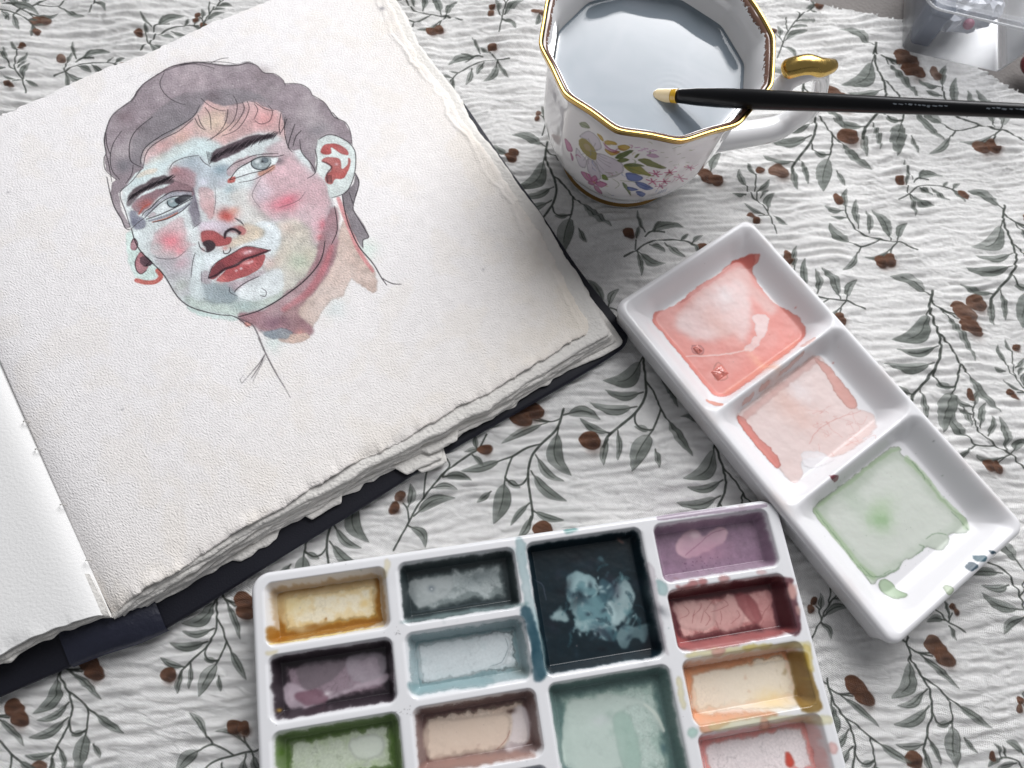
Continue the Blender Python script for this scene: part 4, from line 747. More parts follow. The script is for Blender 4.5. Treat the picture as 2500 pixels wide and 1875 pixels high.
wp('b2', (106, 80, 76), (226, 208, 192), (206, 182, 164), ring=1.7, wall=.8, seed=6, line=.7, up=1.1)
wp('a3', (110, 90, 40), (220, 210, 180), seed=7); wp('b3', (60, 70, 90), (190, 198, 210), seed=8); wp('a4', (150, 70, 60), (225, 190, 180), seed=9); wp('b4', (90, 110, 70), (200, 210, 190), seed=10); wp('a5', (50, 60, 90), (190, 200, 215), seed=11); wp('b5', (120, 80, 60), (220, 200, 180), seed=12)
wp('c0', (16, 33, 41), (16, 33, 41), ring=3, wall=1.0, seed=13, full=True, up=1.6)
wp('c1', (98, 124, 120), (190, 206, 198), (168, 190, 180), ring=3.6, wall=.9, seed=14, mott=.9, line=.15, up=1.3)
wp('c2', (70, 90, 120), (190, 200, 214), seed=15)
wp('d0', (142, 116, 136), (146, 116, 140), wall=.85, seed=16, full=True, up=1.2)
wp('d1', (92, 44, 48), (216, 172, 166), (176, 116, 114), ring=2.2, wall=.9, seed=17, mott=.9, up=1.25, sides=(.8, 1.0, 1.0, 1.0))
wp('d2', (218, 152, 112), (238, 224, 204), (232, 212, 180), ring=1.8, wall=.4, seed=18, mott=.5, line=.4)
wp('d3', (222, 152, 146), (232, 224, 224), (228, 210, 208), ring=1.6, wall=.45, seed=19, mott=.1, line=.2)
wp('d4', (150, 90, 110), (220, 190, 200), seed=20); wp('d5', (90, 60, 50), (210, 190, 170), seed=21)
# photographed particulars
zA = Z(.419, 580, 1180); zB = Z(.4189, 1230, 1180)
def T(tf, P, c, al=1, f=FLR, **k):
    PT.f = f; k.setdefault('rag', .3); k.setdefault('edge', .2); k.setdefault('soft', .7); k.setdefault('mott', .1); PT.fill(tf(P), c, al*.93, **k)
def TB(tf, p, r, c, al=1, f=FLR, asp=1.0, ang=0.0): PT.f = f; PT.blob(tf([p])[0], r, c, al, asp, ang)
def TS(tf, P, wd, c, al=1, f=FLR, **k): PT.f = f; PT.stroke(tf(P), wd, c, al, **k)
T(zA, [(240, 650), (400, 620), (560, 590), (700, 570), (800, 560), (800, 740), (720, 780), (560, 800), (400, 860), (300, 850), (240, 760)], (240, 230, 204), .55, soft=1.2)
TB(zA, (330, 710), 4, (232, 214, 160), .7, asp=1.5); TB(zA, (450, 830), 1.4, (150, 100, 40), .8, asp=3); TB(zA, (740, 700), 2.2, (226, 196, 130), .7); TB(zA, (515, 790), .6, (140, 90, 40), .9)
T(zA, [(200, 830), (300, 880), (560, 850), (800, 790), (840, 800), (700, 850), (400, 900), (210, 930)], (160, 106, 36), .9)
TS(zA, [(205, 935), (420, 905), (860, 830)], .5, (238, 214, 130), .85)
T(zA, [(1010, 570), (1140, 545), (1250, 540), (1230, 640), (1140, 690), (1060, 720), (1010, 660)], (180, 186, 186), .75, soft=.5); TB(zA, (1125, 608), 1.5, (120, 130, 136), .9); TB(zA, (1127, 612), .4, (235, 238, 238), 1)
TB(zA, (1420, 540), 3.2, (96, 106, 108), .6, asp=3.2); TS(zA, [(1010, 750), (1250, 720), (1600, 670)], .5, (70, 80, 84), .8); TB(zA, (1580, 680), 1.6, (40, 50, 52), .9)
T(zA, [(975, 800), (1200, 760), (1640, 700), (1640, 720), (1200, 780), (980, 815)], (150, 172, 172), .7)
T(zA, [(270, 1180), (330, 1170), (480, 1240), (620, 1200), (860, 1100), (860, 1160), (700, 1200), (560, 1250), (420, 1300), (290, 1300)], (196, 180, 190), .85); T(zA, [(340, 1230), (470, 1200), (520, 1260), (400, 1290)], (120, 82, 96), .7); TB(zA, (520, 1225), .9, (225, 215, 220), .9, asp=2)
T(zA, [(360, 1060), (600, 1030), (600, 1100), (480, 1180), (380, 1190)], (118, 108, 114), .75, soft=.8); T(zA, [(640, 1010), (840, 990), (850, 1110), (700, 1160), (640, 1100)], (176, 168, 176), .7, soft=.8); TB(zA, (245, 1320), .7, (200, 160, 80), .95)
T(zA, [(1060, 940), (1300, 900), (1570, 880), (1570, 1030), (1480, 1080), (1300, 1130), (1080, 1150), (1050, 1050)], (206, 214, 216), .6, soft=.4, edge=.5); T(zA, [(1000, 1150), (1060, 1170), (1300, 1140), (1470, 1130), (1460, 1170), (1200, 1200), (1030, 1225)], (140, 168, 172), .85); TB(zA, (1640, 1080), 1.8, (120, 132, 130), .8, asp=2.2, ang=.4)
TS(zA, [(1560, 900), (1575, 960), (1540, 1040), (1470, 1070)], .3, (120, 132, 136), .8)
T(zA, [(655, 1490), (820, 1470), (850, 1540), (800, 1600), (680, 1600)], (214, 220, 210), .85, edge=.6); TB(zA, (260, 1560), 2, (86, 120, 46), .9, asp=.5); TB(zA, (910, 1500), 2.4, (96, 128, 60), .85, asp=.5, ang=.2)
T(zA, [(1100, 1400), (1300, 1370), (1560, 1350), (1580, 1450), (1540, 1540), (1330, 1580), (1120, 1600)], (226, 206, 188), .85, edge=.6); T(zA, [(1600, 1320), (1680, 1310), (1700, 1500), (1600, 1560), (1560, 1540), (1600, 1440)], (226, 218, 220), .85); TB(zA, (1590, 1325), 1.2, (70, 50, 44), .9, asp=2); T(zA, [(1080, 1620), (1300, 1590), (1640, 1560), (1720, 1580), (1500, 1610), (1100, 1659)], (168, 130, 118), .8)
TS(zA, [(1585, 1440), (1560, 1500), (1500, 1560)], .35, (150, 100, 90), .7)
# dark teal well: lifted pale shapes
for P, c, al in (([(390, 520), (470, 525), (540, 560), (550, 680), (640, 700), (650, 800), (620, 900), (570, 920), (540, 860), (430, 860), (400, 720), (370, 620)], (150, 178, 182), .95), ([(420, 580), (500, 590), (600, 690), (640, 770), (560, 830), (450, 810)], (98, 136, 144), .9), ([(620, 640), (690, 560), (740, 590), (760, 700), (700, 790), (650, 820), (600, 720)], (176, 200, 202), .9), ([(650, 900), (700, 830), (790, 830), (840, 810), (830, 920), (760, 900), (700, 965)], (140, 168, 172), .9),
                 ([(260, 780), (330, 740), (380, 800), (300, 800)], (160, 184, 186), .9), ([(530, 440), (580, 430), (620, 520), (580, 560), (600, 480)], (88, 120, 128), .8), ([(560, 560), (640, 600), (620, 700), (560, 660)], (60, 92, 104), .9), ([(560, 870), (640, 830), (660, 900), (600, 930)], (70, 110, 118), .9)): T(zB, P, c, al, rag=.8, edge=.3)
for k in range(60): TB(zB, (rnd.uniform(380, 760), rnd.uniform(520, 900)), rnd.uniform(.3, 1.1), ((180, 202, 204), (40, 58, 68), (110, 146, 152))[k % 3], .75, asp=1.8, ang=rnd.uniform(0, 3))
for k in range(34):
    a_, b_ = rnd.uniform(360, 800), rnd.uniform(500, 900); g_ = rnd.uniform(-1, 1.6); TS(zB, [(a_, b_), (a_+30*math.cos(g_), b_+30*math.sin(g_)), (a_+70*math.cos(g_+.4), b_+70*math.sin(g_+.4))], rnd.uniform(.6, 2.0), ((96, 132, 138), (150, 178, 180), (26, 48, 58), (60, 96, 104))[k % 4], .5, soft=4, dry=.4)
for k in range(26): TB(zB, (rnd.uniform(200, 880), rnd.uniform(380, 1000)), rnd.uniform(.8, 2.6), ((34, 54, 66), (14, 18, 26), (38, 40, 54))[k % 3], .5, asp=2, ang=rnd.uniform(0, 3))
TS(zB, [(180, 560), (230, 600), (250, 680)], .5, (70, 74, 88), .8); T(zB, [(650, 318), (710, 338), (690, 345)], (150, 110, 100), .9)
# mint well
T(zB, [(380, 1280), (520, 1255), (560, 1230), (700, 1240), (800, 1260), (880, 1320), (940, 1440), (915, 1445), (840, 1320), (760, 1290), (700, 1330), (710, 1500), (690, 1659), (380, 1659), (340, 1480)], (198, 212, 204), .9, soft=.8); T(zB, [(640, 1380), (700, 1330), (760, 1420), (800, 1659), (700, 1659)], (164, 190, 178), .8, soft=1); TS(zB, [(820, 1290), (880, 1340), (935, 1445)], 1.3, (208, 218, 208), .9); TB(zB, (930, 1540), 2.2, (86, 116, 120), .8, asp=.6); TB(zB, (560, 1380), 2, (206, 214, 212), .8, asp=2)
# right column
T(zB, [(1000, 380), (1060, 280), (1130, 270), (1160, 310), (1240, 260), (1300, 265), (1290, 330), (1200, 390), (1080, 440)], (214, 178, 190), .95, soft=.4, edge=.4); TB(zB, (1180, 400), 5, (190, 144, 164), .6, asp=2.2); TB(zB, (1110, 300), 1.6, (226, 200, 208), .9, asp=1.5); TS(zB, [(1060, 420), (1140, 350), (1200, 300), (1290, 262)], .4, (150, 104, 126), .7); TS(zB, [(870, 220), (1100, 190), (1480, 150)], 2.5, (120, 92, 118), .5)
for k in range(40): TB(zB, (rnd.uniform(1040, 1320), rnd.uniform(430, 520)), rnd.uniform(.12, .3), (92, 62, 88), .8)
for P, c, al in (([(1000, 700), (1190, 680), (1240, 740), (1200, 840), (1060, 850), (1010, 790)], (214, 174, 168), .8), ([(1230, 720), (1340, 650), (1400, 720), (1380, 830), (1260, 850)], (206, 160, 156), .8), ([(1420, 640), (1540, 620), (1590, 720), (1590, 830), (1500, 830), (1430, 720)], (196, 140, 138), .8), ([(1340, 640), (1420, 640), (1500, 760), (1480, 820), (1400, 760)], (132, 62, 66), .7), ([(960, 640), (1300, 580), (1600, 560), (1610, 610), (1300, 640), (980, 690)], (84, 36, 42), .85), ([(1570, 620), (1640, 620), (1680, 860), (1600, 860)], (80, 38, 46), .8), ([(980, 860), (1100, 920), (1400, 870), (1680, 850), (1500, 900), (1060, 975)], (178, 98, 96), .8)): T(zB, P, c, al, rag=.6, edge=.4)
for k in range(14): a_, b_ = rnd.uniform(1040, 1560), rnd.uniform(660, 820); TS(zB, [(a_, b_), (a_+rnd.uniform(-40, 40), b_+40), (a_+rnd.uniform(-60, 60), b_+80)], .35, (150, 92, 92), .6)
T(zB, [(1110, 1110), (1400, 1070), (1680, 1040), (1690, 1270), (1500, 1310), (1300, 1320), (1140, 1350), (1100, 1250)], (238, 228, 210), .8, soft=.5, edge=.4); T(zB, [(1650, 990), (1720, 990), (1740, 1100), (1800, 1300), (1700, 1320), (1680, 1300), (1700, 1200), (1670, 1060)], (132, 98, 36), .92, edge=.3); T(zB, [(1050, 1100), (1100, 1080), (1380, 1030), (1380, 1055), (1120, 1110), (1100, 1150), (1110, 1330), (1500, 1325), (1530, 1345), (1300, 1375), (1110, 1420)], (222, 154, 112), .85, edge=.5)
TB(zB, (1560, 1260), 4, (232, 206, 150), .6, asp=2)
T(zB, [(1640, 1580), (1660, 1570), (1690, 1620), (1680, 1659), (1650, 1640)], (200, 80, 66), .95, edge=.5); T(zB, [(1130, 1480), (1240, 1480), (1180, 1540), (1150, 1659), (1130, 1640)], (226, 150, 148), .6, soft=1)
# smears on the rims and dividers
tealr = (150, 182, 182)
for P, c, al in (([(70, 330), (110, 320), (130, 420), (150, 560), (190, 760), (240, 960), (250, 1120), (200, 1130), (170, 1000), (150, 850), (120, 700), (80, 480)], (128, 164, 168), .55), ([(100, 720), (150, 730), (190, 860), (225, 1000), (240, 1130), (180, 1140), (160, 960), (130, 830)], (40, 74, 88), .9), ([(350, 255), (380, 240), (420, 260), (470, 270), (500, 260), (490, 275), (440, 275), (400, 285), (360, 290)], (94, 150, 146), .9), ([(890, 560), (945, 590), (950, 650), (900, 640)], tealr, .8), ([(830, 470), (870, 500), (890, 640), (940, 900), (960, 1000), (930, 960), (880, 760)], (196, 186, 192), .5),
                 ([(1000, 590), (1040, 600), (1100, 560), (1130, 570), (1110, 600), (1020, 615)], (166, 98, 98), .85), ([(1140, 555), (1180, 560), (1170, 590), (1140, 590)], (176, 110, 110), .8), ([(1255, 540), (1310, 545), (1300, 570), (1260, 575)], (190, 132, 130), .8), ([(1470, 500), (1530, 505), (1540, 520), (1480, 520)], (220, 180, 180), .7), ([(1135, 118), (1170, 120), (1165, 135), (1140, 130)], (170, 120, 140), .7), ([(1340, 125), (1410, 118), (1400, 140)], (190, 170, 176), .5),
                 ([(1650, 580), (1690, 600), (1700, 660), (1670, 670)], (224, 176, 166), .75), ([(1700, 710), (1725, 720), (1720, 770), (1705, 760)], (226, 186, 176), .7), ([(1050, 1000), (1200, 970), (1420, 950), (1640, 930), (1780, 930), (1780, 1000), (1740, 960), (1500, 965), (1200, 1010)], (222, 208, 140), .6), ([(1400, 950), (1560, 930), (1540, 965), (1420, 975)], (214, 190, 90), .5), ([(1210, 970), (1290, 960), (1270, 1010), (1230, 1010)], (214, 150, 146), .7), ([(1740, 940), (1785, 960), (1800, 1090), (1770, 1080)], (212, 186, 92), .6),
                 ([(1180, 1410), (1400, 1370), (1700, 1350), (1880, 1350), (1890, 1400), (1600, 1400), (1300, 1440)], (224, 216, 160), .55), ([(1490, 1380), (1530, 1375), (1590, 1430), (1560, 1440)], (226, 170, 140), .8), ([(1080, 1430), (1130, 1440), (1120, 1470), (1080, 1460)], (160, 200, 186), .7), ([(1000, 1130), (1030, 1130), (1060, 1300), (1040, 1320), (1010, 1200)], (226, 214, 160), .6), ([(1890, 1500), (1935, 1520), (1930, 1570), (1905, 1570), (1895, 1530)], (220, 140, 130), .45), ([(1140, 1490), (1200, 1480), (1170, 1510)], (226, 150, 148), .7)): T(zB, P, c, al, f=RIM, rag=.5, edge=.35)
T(zA, [(860, 440), (890, 470), (860, 545), (845, 540)], (226, 214, 176), .6, f=RIM); T(zA, [(150, 985), (240, 970), (200, 1000)], (228, 214, 170), .6, f=RIM)
for k in range(34): p = (rnd.uniform(910, 950), rnd.uniform(850, 880)) if k < 8 else (rnd.uniform(910, 1010), rnd.uniform(1285, 1350)) if k < 24 else (rnd.uniform(100, 1700), rnd.choice([270, 480, 640]) if False else rnd.uniform(430, 520)); TB(zA, p, rnd.uniform(.1, .25), (90, 90, 90), .7, f=RIM)
for k in range(70):
    p = (rnd.uniform(3, TL-3), rnd.uniform(1, TD)); PT.blob(p, rnd.uniform(.08, .4), ((170, 160, 160), (190, 150, 150), (150, 170, 170))[k % 3], .5, raw=True)
PT.feather(.16, .28, .45)
for k in range(90): PT.blob((rnd.uniform(3, TL-3), rnd.uniform(1, TD)), rnd.uniform(.07, .2), (90, 84, 86), .35, raw=True)
img = PT.image('palette_paint'); porc = glaze('white_porcelain', img, .13, coat=.15)
wet = glaze('dried_paint', img, .34, .0003, .12)
ex_ = sorted({(q['x0'], 1) for q in wells} | {(q['x1'], -1) for q in wells}); ey_ = sorted({(q['y0'], 1) for q in wells} | {(q['y1'], -1) for q in wells})
V, F, Va, Fa, _ = tray('palette', TL, TD, 7.5, 14.0, wells, 2.0, (axis(TL, .9, ex_, .33, 4.2), axis(TD, .9, ey_, .33, 4.2)), None, porc, drop=.35)
pal = empty('paint_palette', (*TO, 0), 0)
# local y runs down the tray: mirror in y and turn
Mt = np.array([[tex[0], tey[0]], [tex[1], tey[1]]])
def tolocal(Vm): v = Vm.copy(); v[:, :2] = v[:, :2]@Mt.T; return v
def tray_obj(name, V, F, cv, m, par): return obj(name, mesh(name, tolocal(V)*.001, F[:, ::-1], cv.uv(V[:, 0], V[:, 1])), m, par)
tray_obj('tray', Va, Fa, PT, porc, pal)
LBL = {'a0': 'ochre yellow paint ringing a pale middle', 'b0': 'dark grey green paint', 'a1': 'blackish plum paint with a mauve grey middle', 'b1': 'pale blue grey paint', 'a2': 'leaf green paint', 'b2': 'brown paint with a beige middle', 'c0': 'near black teal paint filling the large well', 'c1': 'soft mint green paint', 'd0': 'dusty purple paint with a pink dab', 'd1': 'dark wine red paint', 'd2': 'orange and brown paint round a cream middle', 'd3': 'pale coral paint'}
def tpatch(q, lab):
    o = patch(V, F, PT, (q['x0'], q['x1'], q['y0'], q['y1']), .62, .10, 'paint', wet, pal, lab)
    if o:
        me = o.data; co = np.empty(len(me.vertices)*3, np.float32); me.vertices.foreach_get('co', co); co = co.reshape(-1, 3); co[:, :2] = co[:, :2]@Mt.T; me.vertices.foreach_set('co', co.ravel()); me.flip_normals(); me.update()
for n, q in wi.items(): tpatch(q, LBL.get(n))
tag(pal, 'large white porcelain palette of rectangular wells holding many dried watercolours', 'palette')

# ---- the three-well porcelain tray
RA = math.radians(-41.9); rex, rey = np.array([math.cos(RA), math.sin(RA)]), np.array([-math.sin(RA), math.cos(RA)])
RO = W([(1554, 706)], .018)[0]
L1 = W([(1537, 791), (2147, 1537)], .018); S1 = W([(1554, 706), (1797, 548)], .018); RO = inter(L1[0], L1[1], S1[0], S1[1])
RL, RD = 191.0, 88.3
TW = Canvas(-2, -2, 193, 91, .15, (237, 236, 238))
R18 = lambda p: local(p, RO, rex, rey, .0175); R8 = lambda p: local(p, RO, rex, rey, .0085)
w3 = []
for (x0, x1, y0, y1), fl in (((3.8, 67.4, 3.8, 84.5), (13.5, 63.8, 17, 74)), ((70.6, 120.6, 3.8, 84.5), (75, 115.5, 17, 74.5)), ((123.8, 187.2, 3.8, 84.5), (129, 175.5, 17, 75.5))):
    def f(X, Y, z0, x0=x0, x1=x1, y0=y0, y1=y1, fl=fl):
        o = -sd_rr(X, Y, x0, x1, y0, y1, 5.0); i = sd_rr(X, Y, fl[0], fl[1], fl[2], fl[3], 4.0)
        ip = np.maximum(i, 0); s = np.clip((o+1.2)/(np.maximum(o+1.2, 0)+ip+1e-6), 0, 1); s = np.where(o < -1.2, 0, s)
        S = s*s*(3-2*s)*.55+.45*s; S = np.where(i <= 0, 1, S)
        return z0+(8.0-z0)*S
    w3.append(dict(x0=x0, x1=x1, y0=y0, y1=y1, f=f, floor=fl, wall=8))
z4 = Z(.4521, 1500, 500); z5 = Z(.3917, 1800, 950)
def R(tf, P, c, al=1, f=R8, **k): TW.f = f; k.setdefault('rag', .45); k.setdefault('edge', .2); k.setdefault('mott', .05); TW.fill(tf(P), c, al, **k)
def RB(tf, p, r, c, al=1, f=R8, asp=1.0, ang=0.0): TW.f = f; TW.blob(tf([p])[0], r, c, al, asp, ang)
def RS(tf, P, wd, c, al=1, f=R8, **k): TW.f = f; TW.stroke(tf(P), wd, c, al, **k)
SAL = (226, 142, 132)
R(z4, [(205, 610), (230, 570), (310, 545), (440, 450), (560, 370), (640, 300), (740, 288), (760, 320), (740, 350), (780, 420), (860, 520), (960, 590), (1030, 690), (990, 750), (870, 840), (760, 930), (640, 1020), (560, 1048), (500, 1000), (400, 870), (300, 740), (215, 650)], SAL, .97, soft=.2)
R(z4, [(600, 350), (640, 300), (740, 290), (740, 340), (680, 350), (560, 400), (400, 500), (330, 545), (440, 450)], (206, 106, 96), .7); R(z4, [(330, 620), (420, 490), (560, 390), (650, 330), (720, 350), (760, 430), (880, 540), (840, 590), (720, 480), (600, 420)], (226, 186, 180), .8, soft=2.8, edge=0)
R(z4, [(330, 620), (440, 520), (560, 440), (660, 400), (720, 440), (740, 560), (730, 660), (690, 740), (640, 700), (480, 735), (400, 710), (340, 670)], (234, 212, 210), .8, soft=3.6, edge=.05)
RB(z4, (560, 640), 6, (230, 182, 172), .7, asp=1.8); RB(z4, (600, 490), 6, (236, 224, 224), .8)
R(z4, [(750, 600), (830, 595), (835, 650), (800, 730), (740, 790), (700, 770), (770, 700)], (236, 214, 212), .85, rag=.8); RS(z4, [(390, 815), (560, 810), (650, 795), (720, 775)], .8, (240, 214, 208), .8)
R(z4, [(420, 760), (470, 755), (480, 800), (430, 800)], (196, 112, 106), .75, edge=.8); R(z4, [(535, 870), (560, 850), (590, 880), (610, 940), (550, 950)], (232, 150, 138), .9, edge=.9)
R(z4, [(600, 1000), (760, 890), (960, 740), (1000, 720), (900, 830), (700, 970), (600, 1035)], (238, 166, 146), .55, soft=1); RB(z4, (800, 870), 2, (246, 190, 160), .6, asp=5, ang=.1)
R(z4, [(500, 1040), (590, 1075), (580, 1088), (520, 1070)], (228, 160, 144), .85, f=R18)
for P in ([(710, 1040), (770, 1000), (780, 1010), (720, 1055)], [(800, 970), (870, 920), (860, 950), (810, 985)], [(900, 900), (1020, 790), (1035, 795), (940, 890)], [(1020, 750), (1100, 705), (1090, 720), (1030, 765)]): R(z4, P, (226, 182, 172), .7, f=R18)
# middle well
R(z4, [(650, 1135), (760, 1050), (900, 940), (1000, 870), (1080, 815), (1120, 830), (1180, 900), (1300, 1050), (1310, 1100), (1400, 1130), (1400, 1200), (1330, 1280), (1200, 1360), (1100, 1360), (1010, 1380), (1020, 1440), (1000, 1490), (960, 1500), (900, 1430), (800, 1320), (700, 1210)], (229, 206, 201), .85, soft=.4)
R(z4, [(740, 1150), (900, 1010), (1060, 900), (1120, 900), (1180, 990), (1280, 1110), (1340, 1180), (1180, 1300), (1000, 1340), (900, 1370), (820, 1300)], (232, 212, 208), .85, soft=1.2, edge=.1); RB(z4, (950, 1080), 8, (226, 186, 174), .6, asp=2.4, ang=.2); RB(z4, (1000, 1000), 5, (238, 226, 226), .8, asp=1.6)
R(z4, [(655, 1140), (700, 1150), (760, 1230), (830, 1300), (880, 1370), (900, 1410), (870, 1420), (760, 1300), (680, 1200)], (218, 136, 126), .9, edge=.6); R(z4, [(1080, 830), (1120, 840), (1190, 900), (1300, 1050), (1300, 1095), (1260, 1090), (1190, 1010), (1150, 930)], (216, 160, 150), .85, edge=.5); R(z4, [(690, 1130), (900, 960), (1080, 820), (1100, 850), (900, 1000), (720, 1150)], (214, 164, 156), .55, soft=.8)
for k in range(26): a_, b_ = rnd.uniform(1080, 1390), rnd.uniform(1080, 1350); RS(z4, [(a_, b_), (a_+rnd.uniform(-40, 40), b_+rnd.uniform(-30, 30)), (a_+rnd.uniform(-60, 60), b_+rnd.uniform(-50, 50))], .18, (206, 140, 132), .6)
RS(z4, [(1050, 1290), (1110, 1210), (1200, 1160), (1330, 1110)], .35, (206, 140, 132), .6); R(z4, [(1010, 1340), (1100, 1330), (1180, 1380), (1080, 1420), (1020, 1400)], (238, 234, 236), .8)
R(z4, [(1170, 1465), (1220, 1462), (1222, 1485), (1190, 1492)], (120, 62, 72), .97, f=R18)
# green well
GRN = (190, 199, 185)
R(z5, [(468, 740), (620, 620), (800, 490), (960, 358), (1030, 370), (1020, 400), (1100, 450), (1160, 530), (1250, 640), (1350, 750), (1425, 800), (1430, 880), (1380, 905), (1320, 910), (1325, 950), (1270, 1005), (1180, 985), (1120, 1030), (1030, 1080), (1000, 1130), (900, 1180), (835, 1218), (780, 1150), (700, 1040), (600, 920), (480, 790)], GRN, .95, soft=.2, edge=.7)
R(z5, [(560, 760), (760, 620), (960, 450), (1060, 470), (1200, 660), (1340, 800), (1260, 900), (1080, 1000), (960, 1080), (860, 1120), (700, 950)], (212, 216, 208), .85, soft=2.5, edge=0); RB(z5, (895, 810), 5.5, (150, 182, 138), .95); RB(z5, (900, 740), 8, (186, 204, 176), .7, asp=.6); RB(z5, (720, 690), 5, (188, 200, 184), .6, asp=2)
for P, wd in (([(480, 760), (620, 930), (700, 1020), (780, 1120), (850, 1170)], 3), ([(1060, 430), (1160, 530), (1260, 660), (1400, 800), (1420, 860)], 2.6), ([(500, 730), (700, 580), (940, 400), (1010, 370)], 1.6)): RS(z5, P, wd, (160, 184, 144), .6, taper=0, soft=6)
for P in ([(480, 755), (600, 910), (700, 1030), (790, 1150), (830, 1210)], [(1030, 1080), (980, 1130), (900, 1170), (800, 1160)], [(1090, 450), (1160, 530), (1170, 560)], [(1330, 760), (1400, 830), (1430, 880)], [(1115, 1025), (1170, 985), (1140, 970)], [(1180, 930), (1240, 900), (1310, 910)], [(760, 1090), (850, 1170), (960, 1130)]): RS(z5, P, .5, (112, 138, 108), .7, dry=.4)
for k in range(40): a_, b_ = rnd.uniform(520, 1380), rnd.uniform(480, 1120); RB(z5, (a_, b_), rnd.uniform(.1, .3), (130, 150, 130), .5)
R(z5, [(880, 1215), (910, 1192), (950, 1200), (990, 1250), (1035, 1280), (1010, 1305), (960, 1305), (900, 1270)], (166, 188, 156), .9, f=R8, edge=.8); R(z5, [(1205, 1245), (1230, 1230), (1262, 1250), (1255, 1285), (1220, 1288)], (190, 204, 176), .85, f=R8, edge=.8)
for P, c in (([(1430, 1110), (1470, 1085), (1510, 1105), (1490, 1135), (1450, 1145)], (62, 82, 96)), ([(1485, 1050), (1530, 1042), (1562, 1060), (1545, 1090), (1500, 1080)], (72, 102, 114)), ([(1565, 1012), (1600, 1012), (1632, 1022), (1600, 1035)], (60, 78, 90))): R(z5, P, c, .97, f=lambda p: local(p, RO, rex, rey, .0178)-np.array([.8, 0]), edge=.4)
for p in ((1233, 322), (1280, 575)): RB(z5, p, .35, (130, 130, 130), .8, f=R18)
for p in ((1007, 523), (1232, 818), (800, 353), (875, 662)): RB(z4, p, .4, (206, 130, 120), .85, f=R18)
TW.feather(.22, .4, .5)
for k in range(60): TW.blob((rnd.uniform(1, 190), rnd.uniform(1, 87)), rnd.uniform(.06, .22), ((120, 110, 110), (200, 150, 145), (150, 160, 150))[k % 3], .4, raw=True)
for k in range(12): TW.blob((rnd.uniform(1, 190), rnd.choice([2.2, 3, 85.5, 86.5])), rnd.uniform(1, 3), (214, 204, 200), .35, asp=3, raw=True)
img3 = TW.image('tray_paint'); porc3 = glaze('tray_porcelain', img3, .17, coat=.0, sp=.35); wet3 = glaze('tray_dried_paint', img3, .34, .0004, .05)
V, F, Va, Fa, _ = tray('tray', RL, RD, 6.0, 18.0, w3, 2.6, (axis(RL, .6, [], .4, 3), axis(RD, .6, [], .4, 3)), None, porc3, drop=.9, foot=2.2)
Mt = np.array([[rex[0], rey[0]], [rex[1], rey[1]]]); tr3 = empty('three_well_tray', (*RO, 0))
obj('tray', mesh('tray', tolocal(Va)*.001, Fa, TW.uv(Va[:, 0], Va[:, 1])), porc3, tr3)
for q, lab in zip(w3, ('thick salmon pink paint with bits of dried skin', 'thin pale pink paint with salmon edges', 'thin sage green wash')):
    V0 = V; o = patch(V0, F, TW, (q['x0'], q['x1'], q['y0'], q['y1']), .5, .10, 'paint', wet3, tr3, lab)
    me = o.data; co = np.empty(len(me.vertices)*3, np.float32); me.vertices.foreach_get('co', co); co = co.reshape(-1, 3); co[:, :2] = co[:, :2]@Mt.T; me.vertices.foreach_set('co', co.ravel()); me.update()
tag(tr3, 'oblong white porcelain tray with three square wells, two pink and one green', 'paint tray')
# two lumps of dried paint on the salmon well
lump = mat('paint_skin', (.72, .24, .20), .2, coat=.7)
for (a_, b_), (sx, sy) in (((450, 780), (2.0, 1.6)), ((570, 905), (2.8, 3.6))):
    p = R8(z4([(a_, b_)]))[0]; n = 22; g = np.linspace(-1, 1, n); X, Y = np.meshgrid(g, g); rr = np.maximum(np.abs(X), np.abs(Y))
    zz = 8.05+(.9*np.clip(1-rr**4, 0, 1))*(1+.35*nz(2, 5, 9, n, n)*.6) ; v = np.stack([p[0]+X*sx, p[1]+Y*sy, zz], -1).reshape(-1, 3)
    obj('paint_lump', mesh('paint_lump', tolocal(v)*.001, gridF(n, n)), lump, tr3)
# ------------------------------------------------------------------ tea cup
CC = np.array([.0288, .2652]); CH, CR = .083, .0530
zs = np.array([0, .003, .0045, .007, .012, .02, .032, .045, .058, .070, .0795, .083]); rs = np.array([.0318, .0315, .0308, .0318, .0356, .0408, .0448, .0466, .0474, .0484, .0511, .0530])
zi = np.array([.0062, .0065, .009, .015, .025, .040, .055, .065, .075, .0815, .083]); ri = np.array([.004, .025, .0295, .0345, .0394, .0434, .0448, .0453, .0463, .0492, .0514])
TH0 = math.radians(15-90+4)
def lobes(th, z, inner=False):
    a = .9 if not inner else .85; amt = ss(np.asarray(z, float), .006, .05)*a
    k = np.pi/6; t = np.mod(th-TH0+k/2, k)-k/2; t = np.sqrt(t*t+.04**2)-.02; poly = np.cos(k/2)/np.cos(k/2-np.abs(t))
    return 1-amt*(1-poly)*1.05
R0 = .05; CV = Canvas(0, 0, 2*math.pi*R0*1000, 100, .2, (240, 239, 240))       # x: arc in mm, y: height in mm
def cupmap(P):
    P = np.atleast_2d(P); out = []
    zg = np.linspace(.082, .001, 160)
    for p in P:
        q = np.concatenate([W([p], z_) for z_ in zg])-CC; d = np.hypot(*q.T)-np.interp(zg, zs, rs); k = np.argmax(d < 0) if (d < 0).any() else int(np.argmin(np.abs(d)))
        if k == 0 and d[0] >= 0: k = int(np.argmin(d))
        th = np.arctan2(q[k, 1], q[k, 0]) % (2*math.pi); out.append((th*R0*1000, zg[k]*1000))
    return np.array(out)
CV.f = cupmap; zc = Z(.2125, 1330, 300)
def U(P, c, al=.9, **k): k.setdefault('rag', .1); k.setdefault('edge', .25); CV.fill(zc(P), c, al, **k)
